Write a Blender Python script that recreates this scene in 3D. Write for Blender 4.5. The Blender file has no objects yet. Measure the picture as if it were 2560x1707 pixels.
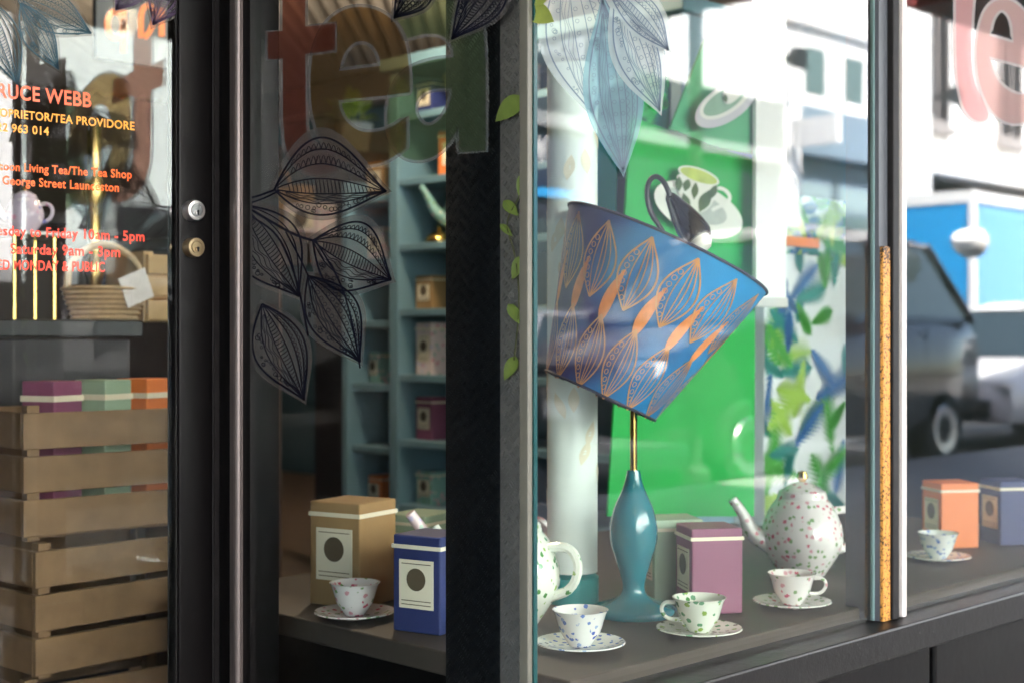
import bpy, bmesh, math, random
from mathutils import Vector, Matrix
from mathutils.geometry import tessellate_polygon
random.seed(7)
S = bpy.context.scene
COL = S.collection
# ------------------------------------------------------------------ camera, sky, sun, exposure
ZC = 0.95
cam = bpy.data.cameras.new('camera'); camo = bpy.data.objects.new('camera', cam); COL.objects.link(camo)
camo.location = (0, 0, ZC); camo.rotation_euler = (math.radians(90), 0, math.radians(-45))
cam.sensor_width = 36; cam.lens = 49.2; cam.clip_start = 0.05; cam.clip_end = 600
cam.dof.use_dof = True; cam.dof.focus_distance = 2.25; cam.dof.aperture_fstop = 3.6
S.camera = camo
w = bpy.data.worlds.new('World'); S.world = w; w.use_nodes = True
nt = w.node_tree; bg = nt.nodes['Background']
sk = nt.nodes.new('ShaderNodeTexSky'); sk.sky_type = 'NISHITA'; sk.sun_disc = False
SUN_EL, SUN_AZ = math.radians(48), math.radians(-20)      # sun stands behind the shop: +Y, a little to +X
sk.sun_elevation = SUN_EL; sk.sun_rotation = SUN_AZ
sk.air_density = 1.0; sk.dust_density = 1.5
nt.links.new(sk.outputs[0], bg.inputs[0]); bg.inputs[1].default_value = 0.13
sl = bpy.data.lights.new('sun', 'SUN'); sl.energy = 4.6; sl.angle = math.radians(0.5); sl.color = (1, .95, .87)
so = bpy.data.objects.new('sun', sl); COL.objects.link(so)
d = Vector((math.sin(SUN_AZ)*math.cos(SUN_EL), math.cos(SUN_AZ)*math.cos(SUN_EL), math.sin(SUN_EL)))
so.rotation_euler = (-d).to_track_quat('-Z', 'Y').to_euler()
S.view_settings.view_transform = 'Standard'; S.view_settings.look = 'None'
S.view_settings.exposure = 4.1; S.view_settings.gamma = 1
S.view_settings.use_curve_mapping = False
S.cycles.use_denoising = True
S.cycles.max_bounces = 12; S.cycles.transparent_max_bounces = 24; S.cycles.glossy_bounces = 6
S.cycles.sample_clamp_indirect = 6

# ------------------------------------------------------------------ materials
MATS = {}
def mat(name, col, rough=.6, metal=0., noise=0., nscale=20., bump=0., spec=.5, emit=None, estr=0., coat=0.):
    if name in MATS: return MATS[name]
    m = bpy.data.materials.new(name); m.use_nodes = True
    n = m.node_tree.nodes; L = m.node_tree.links; b = n['Principled BSDF']
    b.inputs['Base Color'].default_value = (*col, 1); b.inputs['Roughness'].default_value = rough
    b.inputs['Metallic'].default_value = metal; b.inputs['Specular IOR Level'].default_value = spec
    b.inputs['Coat Weight'].default_value = coat
    if emit: b.inputs['Emission Color'].default_value = (*emit, 1); b.inputs['Emission Strength'].default_value = estr
    if noise or bump:
        tc = n.new('ShaderNodeTexCoord'); t = n.new('ShaderNodeTexNoise'); t.inputs['Scale'].default_value = nscale
        t.inputs['Detail'].default_value = 6; L.new(tc.outputs['Object'], t.inputs['Vector'])
        if noise:
            r = n.new('ShaderNodeMixRGB'); r.blend_type = 'MIX'
            r.inputs[1].default_value = (*[c*(1-noise) for c in col], 1); r.inputs[2].default_value = (*[min(1, c*(1+noise)) for c in col], 1)
            L.new(t.outputs['Fac'], r.inputs[0]); L.new(r.outputs[0], b.inputs['Base Color'])
        if bump:
            bp = n.new('ShaderNodeBump'); bp.inputs['Strength'].default_value = bump; bp.inputs['Distance'].default_value = .004
            L.new(t.outputs['Fac'], bp.inputs['Height']); L.new(bp.outputs[0], b.inputs['Normal'])
    MATS[name] = m; return m
def chipped(name, base, chip, amount, scale, rough=.5, zmask=None):
    m = mat(name, base, rough, spec=.2); n = m.node_tree.nodes; L = m.node_tree.links; b = n['Principled BSDF']
    tc = n.new('ShaderNodeTexCoord'); t = n.new('ShaderNodeTexNoise'); t.inputs['Scale'].default_value = scale; t.inputs['Detail'].default_value = 5; t.inputs['Roughness'].default_value = .7
    L.new(tc.outputs['Object'], t.inputs['Vector']); src = t.outputs['Fac']
    if zmask is not None:
        sp = n.new('ShaderNodeSeparateXYZ'); L.new(tc.outputs['Object'], sp.inputs[0])
        ma = n.new('ShaderNodeMath'); ma.operation = 'MULTIPLY_ADD'; ma.inputs[1].default_value = -2.2; ma.inputs[2].default_value = zmask*2.2; ma.use_clamp = False; L.new(sp.outputs['Z'], ma.inputs[0])
        mn = n.new('ShaderNodeMath'); mn.operation = 'MINIMUM'; mn.inputs[1].default_value = .085; L.new(ma.outputs[0], mn.inputs[0])
        ad = n.new('ShaderNodeMath'); ad.operation = 'ADD'; L.new(src, ad.inputs[0]); L.new(mn.outputs[0], ad.inputs[1]); src = ad.outputs[0]
    r = n.new('ShaderNodeValToRGB'); e = r.color_ramp.elements; e[0].position = amount; e[0].color = (*base, 1); e[1].position = amount+.03; e[1].color = (*chip, 1)
    L.new(src, r.inputs[0]); L.new(r.outputs[0], b.inputs['Base Color'])
    bp = n.new('ShaderNodeBump'); bp.inputs['Strength'].default_value = .3; bp.inputs['Distance'].default_value = .003; L.new(t.outputs['Fac'], bp.inputs['Height']); L.new(bp.outputs[0], b.inputs['Normal']); return m
def glass(name, ior=1.55, tint=(.93, .97, .95), dirt=.02):
    m = bpy.data.materials.new(name); m.use_nodes = True
    n = m.node_tree.nodes; L = m.node_tree.links; n.remove(n['Principled BSDF'])
    out = n['Material Output']
    fr = n.new('ShaderNodeFresnel'); fr.inputs['IOR'].default_value = ior
    tr = n.new('ShaderNodeBsdfTransparent'); tr.inputs[0].default_value = (*tint, 1)
    gl = n.new('ShaderNodeBsdfGlossy'); gl.inputs['Roughness'].default_value = 0.0
    df = n.new('ShaderNodeBsdfDiffuse'); df.inputs[0].default_value = (.6, .6, .6, 1)
    tc = n.new('ShaderNodeTexCoord'); nz = n.new('ShaderNodeTexNoise'); nz.inputs['Scale'].default_value = 9; nz.inputs['Detail'].default_value = 8
    L.new(tc.outputs['Object'], nz.inputs['Vector'])
    mm = n.new('ShaderNodeMath'); mm.operation = 'MULTIPLY'; mm.inputs[1].default_value = dirt; L.new(nz.outputs['Fac'], mm.inputs[0])
    m1 = n.new('ShaderNodeMixShader'); L.new(mm.outputs[0], m1.inputs[0]); L.new(tr.outputs[0], m1.inputs[1]); L.new(df.outputs[0], m1.inputs[2])
    m2 = n.new('ShaderNodeMixShader'); L.new(fr.outputs[0], m2.inputs[0]); L.new(m1.outputs[0], m2.inputs[1]); L.new(gl.outputs[0], m2.inputs[2])
    L.new(m2.outputs[0], out.inputs[0]); MATS[name] = m; return m
def vinyl(name, col, opa=.5, tl=.35, tint=None):
    """printed translucent film: part see-through with a tint, part diffuse, part translucent"""
    if name in MATS: return MATS[name]
    m = bpy.data.materials.new(name); m.use_nodes = True
    n = m.node_tree.nodes; L = m.node_tree.links; n.remove(n['Principled BSDF']); out = n['Material Output']
    tr = n.new('ShaderNodeBsdfTransparent'); tt = tint or tuple(min(1, .35+.9*c) for c in col); tr.inputs[0].default_value = (*tt, 1)
    df = n.new('ShaderNodeBsdfDiffuse'); df.inputs[0].default_value = (*col, 1)
    ts = n.new('ShaderNodeBsdfTranslucent'); ts.inputs[0].default_value = (*col, 1)
    a = n.new('ShaderNodeMixShader'); a.inputs[0].default_value = tl; L.new(df.outputs[0], a.inputs[1]); L.new(ts.outputs[0], a.inputs[2])
    b = n.new('ShaderNodeMixShader'); b.inputs[0].default_value = opa; L.new(tr.outputs[0], b.inputs[1]); L.new(a.outputs[0], b.inputs[2])
    L.new(b.outputs[0], out.inputs[0]); MATS[name] = m; return m

# ------------------------------------------------------------------ mesh helpers
class B:
    def __init__(s): s.v = []; s.f = []
    def add(s, vs, fs):
        k = len(s.v); s.v += [tuple(p) for p in vs]; s.f += [tuple(i+k for i in f) for f in fs]; return s
    def box(s, a, b, bev=0):
        x0, y0, z0 = a; x1, y1, z1 = b
        if bev <= 0:
            return s.add([(x0,y0,z0),(x1,y0,z0),(x1,y1,z0),(x0,y1,z0),(x0,y0,z1),(x1,y0,z1),(x1,y1,z1),(x0,y1,z1)],
                         [(0,3,2,1),(4,5,6,7),(0,1,5,4),(1,2,6,5),(2,3,7,6),(3,0,4,7)])
        bm = bmesh.new(); bmesh.ops.create_cube(bm, size=1)
        for v in bm.verts: v.co = Vector(((x0+x1)/2+v.co.x*(x1-x0), (y0+y1)/2+v.co.y*(y1-y0), (z0+z1)/2+v.co.z*(z1-z0)))
        bmesh.ops.bevel(bm, geom=bm.edges[:], offset=bev, segments=2, affect='EDGES', profile=.5)
        bm.verts.index_update(); s.add([v.co[:] for v in bm.verts], [[v.index for v in f.verts] for f in bm.faces]); bm.free(); return s
    def lathe(s, prof, n=28, c=(0,0,0), cap=True, M=None):
        vs, fs = [], []
        for r, z in prof:
            for i in range(n):
                a = 2*math.pi*i/n; p = Vector((r*math.cos(a), r*math.sin(a), z))
                if M: p = M @ p
                vs.append((p.x+c[0], p.y+c[1], p.z+c[2]))
        for j in range(len(prof)-1):
            for i in range(n): fs.append((j*n+i, j*n+(i+1) % n, (j+1)*n+(i+1) % n, (j+1)*n+i))
        if cap:
            if prof[0][0] > 1e-5: fs.append(tuple(range(n))[::-1])
            if prof[-1][0] > 1e-5: fs.append(tuple((len(prof)-1)*n+i for i in range(n)))
        return s.add(vs, fs)
    def tube(s, pts, r, n=8, close=False):
        pts = [Vector(p) for p in pts]; vs, fs = [], []; up = None
        if 3 <= len(pts) <= 12:
            rl = list(r) if isinstance(r, (list, tuple)) else [r]*len(pts)
            for _ in range(2):
                q, rq = [pts[0]], [rl[0]]
                for i in range(len(pts)-1):
                    q += [pts[i]*.75+pts[i+1]*.25, pts[i]*.25+pts[i+1]*.75]; rq += [rl[i]*.75+rl[i+1]*.25, rl[i]*.25+rl[i+1]*.75]
                q.append(pts[-1]); rq.append(rl[-1]); pts, rl = q, rq
            r = rl
        for i, p in enumerate(pts):
            t = (pts[min(i+1, len(pts)-1)]-pts[max(i-1, 0)]).normalized()
            if up is None: up = t.orthogonal().normalized()
            up = (up - t*up.dot(t)).normalized(); q = t.cross(up)
            rr = r[i] if isinstance(r, (list, tuple)) else r
            for k in range(n):
                a = 2*math.pi*k/n; vs.append(p+up*math.cos(a)*rr+q*math.sin(a)*rr)
        for i in range(len(pts)-1):
            for k in range(n): fs.append((i*n+k, i*n+(k+1) % n, (i+1)*n+(k+1) % n, (i+1)*n+k))
        fs += [tuple(range(n))[::-1], tuple((len(pts)-1)*n+k for k in range(n))]
        return s.add(vs, fs)
    def quad(s, a, b, c, d): return s.add([a, b, c, d], [(0, 1, 2, 3)])
def link(name, me, m, parent):
    o = bpy.data.objects.new(name, me); COL.objects.link(o)
    if m: 
        me.materials.clear(); me.materials.append(m)
    if parent: o.parent = parent
    return o
def obj(name, b, m, parent=None, smooth=False, local=False):
    me = bpy.data.meshes.new(name)
    off = Vector((0,0,0))
    if parent is not None and not local:
        p = parent
        while p is not None: off += p.location; p = p.parent
    me.from_pydata([(v[0]-off.x, v[1]-off.y, v[2]-off.z) for v in b.v], [], b.f); me.update()
    if smooth:
        for p in me.polygons: p.use_smooth = True
        try: me.set_sharp_from_angle(angle=math.radians(40))
        except Exception: pass
    return link(name, me, m, parent)
def thing(name, label, cat, loc=(0,0,0), rz=0, group=None, rot=None):
    o = bpy.data.objects.new(name, None); COL.objects.link(o); o.empty_display_size = .1
    o.location = loc; o.rotation_euler = rot or (0, 0, rz); return tag(o, label, cat, group)
def tag(o, label, cat, group=None):
    o['label'] = label; o['category'] = cat
    if group: o['group'] = group
    return o
def struct(name, b, m, smooth=False):
    o = obj(name, b, m, None, smooth); o['kind'] = 'structure'; return o
def dup(o, loc=None, rz=None, label=None, parent=None):
    c = o.copy(); COL.objects.link(c)
    if parent: c.parent = parent
    if loc: c.location = loc
    if rz is not None: c.rotation_euler = (0, 0, rz)
    if label: c['label'] = label
    for ch in list(o.children): dup(ch, parent=c)
    return c

# ------------------------------------------------------------------ planes of the shopfront (metres)
F = 3500.; R2 = math.sqrt(2)
UR, ND, NF = 1.43, 2.20, 1.396        # return pane X, door glass Y, front glazing Y
def ray(px, py):
    t = (px-1280)/F; return Vector(((1+t)/R2, (1-t)/R2, -(py-853.5)/F))
def on_door(px, py, off=0):
    r = ray(px, py); k = (ND-off)/r.y; return Vector((r.x*k, ND-off, ZC+r.z*k))
def on_ret(px, py, off=0):
    r = ray(px, py); k = (UR-off)/r.x; return Vector((UR-off, r.y*k, ZC+r.z*k))
def on_front(px, py, off=0):
    r = ray(px, py); k = (NF-off)/r.y; return Vector((r.x*k, NF-off, ZC+r.z*k))
def at_y(px, py, Y):
    r = ray(px, py); k = Y/r.y; return Vector((r.x*k, Y, ZC+r.z*k))
def at_x(px, py, X):
    r = ray(px, py); k = X/r.x; return Vector((X, r.y*k, ZC+r.z*k))
def chaikin(pts, n=3, closed=True):
    P = [(p[0], p[1], len(p) > 2) for p in pts]
    for _ in range(n):
        Q = []; N = len(P)
        for i, p in enumerate(P):
            if not closed and i in (0, N-1): Q.append((p[0], p[1], True)); continue
            if p[2]: Q.append(p); continue
            a, c = P[(i-1) % N], P[(i+1) % N]
            Q.append((p[0]*.75+a[0]*.25, p[1]*.75+a[1]*.25, False)); Q.append((p[0]*.75+c[0]*.25, p[1]*.75+c[1]*.25, False))
        P = Q
    return [(p[0], p[1]) for p in P]
def fill(b, loops, f, off):
    flat = [p for l in loops for p in l]
    tri = tessellate_polygon([[Vector((x, y, 0)) for x, y in l] for l in loops])
    return b.add([f(x, y, off) for x, y in flat], tri)
def ribbon(b, pts, wd, f, off, closed=False, taper=False, side=0):
    """flat stroke of width wd along pts; side=+1/-1 puts all of it on one side"""
    N = len(pts); vs, fs = [], []
    for i, (x, y) in enumerate(pts):
        a = pts[(i-1) % N] if closed else pts[max(i-1, 0)]; c = pts[(i+1) % N] if closed else pts[min(i+1, N-1)]
        tx, ty = c[0]-a[0], c[1]-a[1]; l = math.hypot(tx, ty) or 1; nx, ny = -ty/l, tx/l
        ww = wd*(.35+.65*math.sin(math.pi*min(1, max(0, i/(N-1))))) if taper else wd
        e0, e1 = ((-.5, .5) if side == 0 else ((0, side) if side > 0 else (side, 0)))
        vs += [f(x+nx*ww*e0, y+ny*ww*e0, off), f(x+nx*ww*e1, y+ny*ww*e1, off)]
    for i in range(N if closed else N-1):
        j = (i+1) % N; fs.append((2*i, 2*i+1, 2*j+1, 2*j))
    return b.add(vs, fs)
def area2(l): return sum(l[i][0]*l[(i+1) % len(l)][1]-l[(i+1) % len(l)][0]*l[i][1] for i in range(len(l)))

# ------------------------------------------------------------------ leaf line art
def leaf_shape(base, tip, wu, wl, peak=.45, n=26):
    bx, by = base; dx, dy = tip[0]-bx, tip[1]-by; L = math.hypot(dx, dy); tx, ty = dx/L, dy/L; nx, ny = ty, -tx   # n: 'up' for a leaf running right
    k = math.log(.5)/math.log(peak)
    def P(s, e):
        ww = math.sin(math.pi*s**k)**1.15 if 0 < s < 1 else 0
        h = (wu if e > 0 else wl)*ww*e
        return (bx+tx*s*L+nx*h, by+ty*s*L+ny*h)
    return P
def leaf_art(P, rnd, style=0):
    """strokes [(pts, width, closed)] of a doodled leaf"""
    N = 30; st = []
    line = lambda e, a=0., z=1.: [P(a+(z-a)*i/N, e) for i in range(N+1)]
    for e, wd in ((1, 4.6), (-1, 4.6)): st.append((line(e), wd, False))
    rows = [.78, .5, .22, -.15, -.55]
    for e in rows: st.append((line(e, .02, .99), 2.8, False))
    ts = [.12+.76*i/22 for i in range(23)]
    if style in (0, 2):      # ladder rungs in the central band
        for s in ts: st.append(([P(s, .22), P(s+.015, .03), P(s+.02, -.15)], 1.7, False))
    if style in (0, 1):      # scallops along the upper rows
        for lo, hi in ((.5, .66), (.78, .9)):
            m = 16
            for i in range(m):
                s0 = .14+.72*i/m; s1 = s0+.72/m
                st.append(([P(s0+(s1-s0)*k/6, lo+(hi-lo)*math.sin(math.pi*k/6)) for k in range(7)], 1.7, False))
    # pebbles in the lower band
    for i in range(20):
        s = .2+.66*rnd.random(); e = -.6-.27*rnd.random(); c = P(s, e); r = 2.2+4*rnd.random()
        st.append(([(c[0]+r*math.cos(k*math.pi/4), c[1]+r*math.sin(k*math.pi/4)) for k in range(8)], 1.6, True))
    # waves below the midrib
    for q in range(3):
        st.append(([P(.1+.85*i/N, -.15-.1*(q+1)+.05*math.sin(i*.9+q)) for i in range(N+1)], 1.6, False))
    if style == 1:
        for s in ts[::2]:
            for e in (-.02, .34):
                c = P(s, e); r = 5
                st.append(([(c[0]+r*math.cos(k*math.pi/4), c[1]+r*math.sin(k*math.pi/4)) for k in range(8)], 1.5, True))
    return st
def leaf_decal(name, parent, f, base, tip, wu, wl, ink, film, seed, off=.003, peak=.45, style=0, margin=1.16, lw=1.):
    rnd = random.Random(seed)
    dx, dy = tip[0]-base[0], tip[1]-base[1]; L = math.hypot(dx, dy); ex, ey = dx/L*14, dy/L*14
    Pb = leaf_shape((base[0]-ex, base[1]-ey), (tip[0]+ex, tip[1]+ey), wu*margin+4, wl*margin+4, peak)
    out = [Pb(i/30, 1) for i in range(31)]+[Pb(i/30, -1) for i in range(29, 0, -1)]
    fo = obj(name, fill(B(), [out], f, off), film, parent)
    P = leaf_shape(base, tip, wu, wl, peak); b = B()
    for pts, wd, cl in leaf_art(P, rnd, style): ribbon(b, pts, wd*lw, f, off+.0008, cl)
    obj('line_drawing', b, ink, fo)
    return fo

# ================================================================== SETTING
asph = mat('asphalt', (.038, .038, .04), .9, noise=.3, nscale=60, bump=.4)
pave = mat('paving', (.3, .29, .27), .8, noise=.2, nscale=14, bump=.2)
struct('ground', B().box((-60, -60, -.3), (90, 60, -.16)), mat('soil', (.2, .18, .15), .9, noise=.2))
struct('road', B().box((-60, -10.1, -.16), (90, -2.9, -.12)), asph)
struct('pavement', B().box((-60, -2.75, -.16), (90, NF-.05, 0)), pave)
struct('kerb', B().box((-60, -2.9, -.16), (90, -2.752, .004)), mat('kerb_stone', (.36, .35, .33), .8, noise=.15))
struct('far_pavement', B().box((-60, -11, -.16), (90, -10.1, 0)), pave)
struct('shop_floor', B().box((-3, NF-.048, -.16), (14, 9.2, .01)), mat('floorboards', (.12, .075, .045), .5, noise=.3, nscale=8))
wall_teal = mat('teal_wall', (.035, .085, .115), .75, noise=.08, nscale=3)
wall_dark = mat('dark_wall', (.035, .025, .025), .8)
shell = thing('shop_building', 'dark tea shop building behind the corner glazing, its upper wall over the awning', 'building', (5, 2, 0))
def part(n, a, b, m, par): return obj(n, B().box(a, b), m, par)
part('side_wall', (6.0, NF+.02, .012), (6.15, 9.2, 2.95), wall_teal, shell)
part('back_wall', (-3, 9.2, 0), (6.15, 9.35, 2.95), wall_dark, shell)
part('left_wall', (-3.15, 1.4, 0), (-3, 9.35, 2.95), wall_teal, shell)
part('upper_wall', (-6, NF-.03, 2.25), (14, NF+.22, 4.6), mat('dark_render', (.06, .06, .065), .8, noise=.2), shell)
part('roof', (-6, NF+.22, 3.0), (14, 11, 3.15), wall_dark, shell)  # unseen roof sheet, put in to block light from above
part('entrance_soffit', (.2, NF+.2, 2.25), (UR-.02, ND+.05, 2.3), wall_dark, shell)
part('front_wall', (-6, NF-.02, 0), (.25, NF+.2, 2.25), mat('black_paint_wall', (.02, .02, .022), .5), shell)
part('entrance_wall', (.2, NF+.2, 0), (.25, ND+.05, 2.25), MATS['black_paint_wall'], shell)
part('transom_wall', (.2, ND-.02, 2.2), (1.5, ND+.04, 2.95), wall_dark, shell)
part('entrance_step', (.25, NF-.04, .0), (UR-.02, ND-.02, .03), pave, shell)
part('neighbour_wall', (3.75, NF-.03, 0), (14, NF+.2, 2.25), mat('cream_render', (.5, .46, .4), .8, noise=.1), shell)
# corrugated ceiling, ridges running diagonally
b = B(); rows = []
u0 = Vector((1, 1, 0)).normalized(); v0 = Vector((1, -1, 0)).normalized(); c0 = Vector((1.6, 5.2, 2.74))
n = 620
for i in range(n+1):
    a = -5.6+11.2*i/n; h = .022*math.cos(2*math.pi*a/.085)
    rows.append(c0+v0*a-u0*6.2+Vector((0, 0, h))); rows.append(c0+v0*a+u0*6.2+Vector((0, 0, h)))
b.add(rows, [(2*i, 2*i+1, 2*i+3, 2*i+2) for i in range(n)])
obj('corrugated_ceiling', b, mat('corrugated_iron', (.46, .42, .39), .55, .35, noise=.15, nscale=5), shell, True)
part('ceiling_beam', (5.86, NF+.3, 2.52), (5.99, 9.1, 2.72), mat('beam_grey', (.12, .11, .11), .7), shell)

# street awning over the pavement, and its neighbour further along
aw = thing('street_awning', 'dark flat awning over the pavement in front of the tea shop', 'awning', (0, -1, 2.9))
b = B().box((-9, -3.4, 2.98), (6.6, NF-.04, 3.02)); obj('awning_sheet', b, mat('awning_under', (.10, .095, .09), .7, noise=.2, nscale=3), aw)
obj('awning_fascia', B().box((-9, -3.44, 2.86), (6.62, -3.402, 3.16)).box((6.602, -3.40, 2.9), (6.64, NF-.04, 3.12)), mat('awning_edge', (.08, .08, .085), .5), aw)
a2 = thing('street_awning', 'red brown awning edge over the pavement beyond the end of the shop awning', 'awning', (10, 0, 2.9))
obj('awning_sheet', B().box((7.4, -1.3, 2.98), (15, NF-.04, 3.03)), mat('maroon_under', (.22, .075, .06), .7, noise=.15), a2)
obj('awning_fascia', B().box((7.38, -1.36, 2.9), (15, -1.302, 3.2)), mat('maroon', (.25, .05, .045), .5), a2)

# ------------------------------------------------------------------ far side of the street (seen mirrored in the glass)
white = mat('white_paint', (.8, .79, .77), .7, noise=.05, nscale=2)
slate = mat('slate_paint', (.028, .032, .044), .6, noise=.1, nscale=2)
bluegrey = mat('blue_grey_paint', (.20, .27, .33), .6, noise=.06, nscale=1)
darkglass = mat('dark_pane', (.03, .045, .05), .05, spec=.8)
paleglass = mat('pale_pane', (.30, .40, .41), .15, spec=.8)
def bparts(t, items):
    for nme, a, c, m in items: obj(nme, B().box(a, c), m, t)
YB = -11.0
bA = thing('white_building', 'white building with a slate shopfront mirrored in the big front pane', 'building', (14, YB, 0))
bparts(bA, [('upper_wall', (11, -18, 5.06), (20.4, YB, 9.5), white), ('ground_wall', (11, -18, 0), (20.4, YB-.05, 5.05), slate),
            ('fascia', (11, YB-.049, 4.22), (20.4, YB+.06, 5.04), slate), ('ledge', (11, YB-.049, 4.0), (20.4, YB+.14, 4.2), mat('ledge_grey', (.30, .31, .31), .6)),
            ('parapet', (11, -11.3, 9.5), (20.4, YB+.12, 9.8), white)])
for i in range(4):
    x = 11.6+i*2.1; f_ = obj('shop_window', B().box((x, YB-.049, .7), (x+1.6, YB-.02, 2.7)), darkglass, bA)
    f_ = obj('upper_window', B().box((x, YB-.02, 6.4), (x+.95, YB+.03, 8.6)), white, bA); obj('pane', B().box((x+.09, YB+.031, 6.5), (x+.86, YB+.04, 8.5)), darkglass, f_)
sgn = obj('sign_board', B().box((11.2, YB-.048, 3.15), (15.4, YB+.02, 3.9)), mat('navy', (.02, .028, .06), .5), bA)
def text_mesh(txt, bold=.0):
    c = bpy.data.curves.new('lettering', 'FONT'); c.body = txt; c.offset = bold; c.resolution_u = 4; c.size = 1; c.space_character = 1.07
    o = bpy.data.objects.new('lettering', c); COL.objects.link(o)
    dg = bpy.context.evaluated_depsgraph_get(); me = bpy.data.meshes.new_from_object(o.evaluated_get(dg))
    v = [tuple(q.co) for q in me.vertices]; f = [tuple(p.vertices) for p in me.polygons]
    COL.objects.unlink(o); bpy.data.objects.remove(o); bpy.data.curves.remove(c); bpy.data.meshes.remove(me); return v, f
def lettering(name, txt, parent, m, f, x0, y0, x1, y1, cap, bold=.018, off=.0005):
    """text on a plane f, from baseline start (x0,y0) to end (x1,y1) in photograph pixels, cap height in pixels"""
    v, fc = text_mesh(txt, bold); xm = min(p[0] for p in v); xM = max(p[0] for p in v); H = .69
    b = B(); b.add([f(x0+(x1-x0)*(p[0]-xm)/(xM-xm), y0+(y1-y0)*(p[0]-xm)/(xM-xm)-p[1]/H*cap, off) for p in v], fc)
    return obj(name, b, m, parent)
v, fc = text_mesh('W', .03)     # mirrored letter on the sign: reads the same way round
obj('lettering', B().add([(14.46-p[0]*.34, YB+.03, 3.5+p[1]*.5) for p in v], fc), white, sgn)
obj('blue_band', B().box((11.2, YB-.048, 2.9+.12), (15.4, YB+.03, 3.13)), mat('sky_blue', (.03, .35, .75), .5), bA)
bD = thing('white_building', 'plain white building straight across the street, mirrored in the door glass', 'building', (3, YB, 0))
bparts(bD, [('wall', (-9, -18, 0), (10.95, YB, 9), white), ('parapet', (-9, -11.4, 9), (10.95, YB+.14, 9.3), white), ('plinth', (-9, YB+.001, 0), (10.95, YB+.05, .6), slate)])
for x in (-5, -1.5, 2.0, 5.2, 8.6):
    f_ = obj('shop_window', B().box((x, YB+.001, .7), (x+1.5, YB+.06, 2.6)), slate, bD); obj('pane', B().box((x+.08, YB+.061, .78), (x+1.42, YB+.07, 2.52)), darkglass, f_)
    f_ = obj('upper_window', B().box((x+.2, YB+.001, 5.2), (x+1.1, YB+.06, 7)), slate, bD); obj('pane', B().box((x+.27, YB+.061, 5.28), (x+1.03, YB+.07, 6.92)), darkglass, f_)
bB = thing('white_building', 'white building with a pale blue grey verandah fascia mirrored beside the window post', 'building', (24, YB, 0))
bparts(bB, [('upper_wall', (20.45, -18, 5.1), (23.9, YB, 11), white), ('corner_pier', (20.45, YB-.4, 0), (20.95, YB+.02, 5.09), white),
            ('fascia', (20.96, YB-.3, 4.26), (23.9, YB+.06, 5.09), bluegrey), ('ground_wall', (20.96, -18, 0), (23.9, YB-.31, 4.25), mat('pale_teal', (.14, .19, .20), .6)),
            ('cornice', (20.45, YB+.001, 6.5), (23.9, YB+.12, 6.62), white)])
for x in (21.1, 22.4, 23.2): obj('upper_window', B().box((x, YB+.001, 5.35), (x+.6, YB+.02, 6.15)), mat('green_grey_pane', (.12, .18, .17), .2), bB)
for x in (21.2, 22.6):
    f_ = obj('shop_window', B().box((x, YB-.308, .5), (x+1.2, YB-.28, 3.9)), bluegrey, bB); obj('pane', B().box((x+.06, YB-.279, 3.35), (x+1.14, YB-.27, 3.8)), paleglass, f_); obj('pane', B().box((x+.06, YB-.279, .6), (x+1.14, YB-.27, 3.3)), MATS['green_grey_pane'], f_)
bC = thing('white_building', 'white building with tall dark upper windows mirrored behind the pink letters', 'building', (32, YB, 0))
bparts(bC, [('upper_wall', (25.62, -18, 5.05), (44, YB-.4, 12), white), ('wall_pier', (23.95, -18, 0), (25.6, YB, 12), white),
            ('fascia', (25.62, YB-.5, 4.3), (44, YB+.1, 4.9), white), ('soffit_shadow', (25.62, YB-.49, 4.9), (44, YB-.42, 5.04), mat('brown_shade', (.05, .035, .03), .8)),  # dark strip paints the shadow line under the canopy
            ('ground_wall', (25.62, -18, 0), (44, YB-1.2, 4.29), mat('brown_wall', (.08, .05, .045), .8))])
dkb = mat('dark_brown_pane', (.03, .025, .024), .6, spec=.2)
for x in (25.85, 29.2, 32.6, 36.0):
    f_ = obj('upper_window', B().box((x, YB-.399, 5.35), (x+1.1, YB-.3, 8.6)), mat('grey_frame', (.30, .27, .26), .6), bC)
    obj('pane', B().box((x+.1, YB-.299, 5.5), (x+.5, YB-.29, 8.4)).box((x+.6, YB-.299, 5.5), (x+1.0, YB-.29, 8.4)), dkb, f_)
    obj('sill', B().box((x-.08, YB-.399, 5.2), (x+1.18, YB-.2, 5.345)), MATS['grey_frame'], f_)
sg = thing('projecting_sign', 'white sign box sticking out over the far pavement by the pale blue fascia', 'sign', (20.6, YB, 4.5))
obj('panel', B().box((20.55, YB+.02, 4.3), (20.67, YB+1.0, 4.78)), mat('sign_white', (.85, .85, .85), .5), sg)
for (x, z, lb) in ((20.2, 5.75, 'small black floodlight on the white wall by the clerestory windows'), (25.7, 5.8, 'small black floodlight on the white wall beside the tall dark windows')):
    t = thing('floodlight', lb, 'floodlight', (x, YB, z), group='floodlights on the far wall')
    obj('bracket', B().box((x-.03, YB+.001, z-.05), (x+.03, YB+.25, z+.05)), mat('black_metal', (.02, .02, .02), .5), t)
    obj('lamp_head', B().add([(x-.06,YB+.25,z-.06),(x+.06,YB+.25,z-.06),(x+.06,YB+.25,z+.06),(x-.06,YB+.25,z+.06),(x-.2,YB+.5,z-.2),(x+.2,YB+.5,z-.2),(x+.2,YB+.5,z+.16),(x-.2,YB+.5,z+.16)],
        [(0,3,2,1),(4,5,6,7),(0,1,5,4),(1,2,6,5),(2,3,7,6),(3,0,4,7)]), MATS['black_metal'], t)
po = thing('awning_post', 'dark slim street pole standing near the kerb, mirrored above the green boards', 'pole', (7.8, -3.2, 0))
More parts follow.
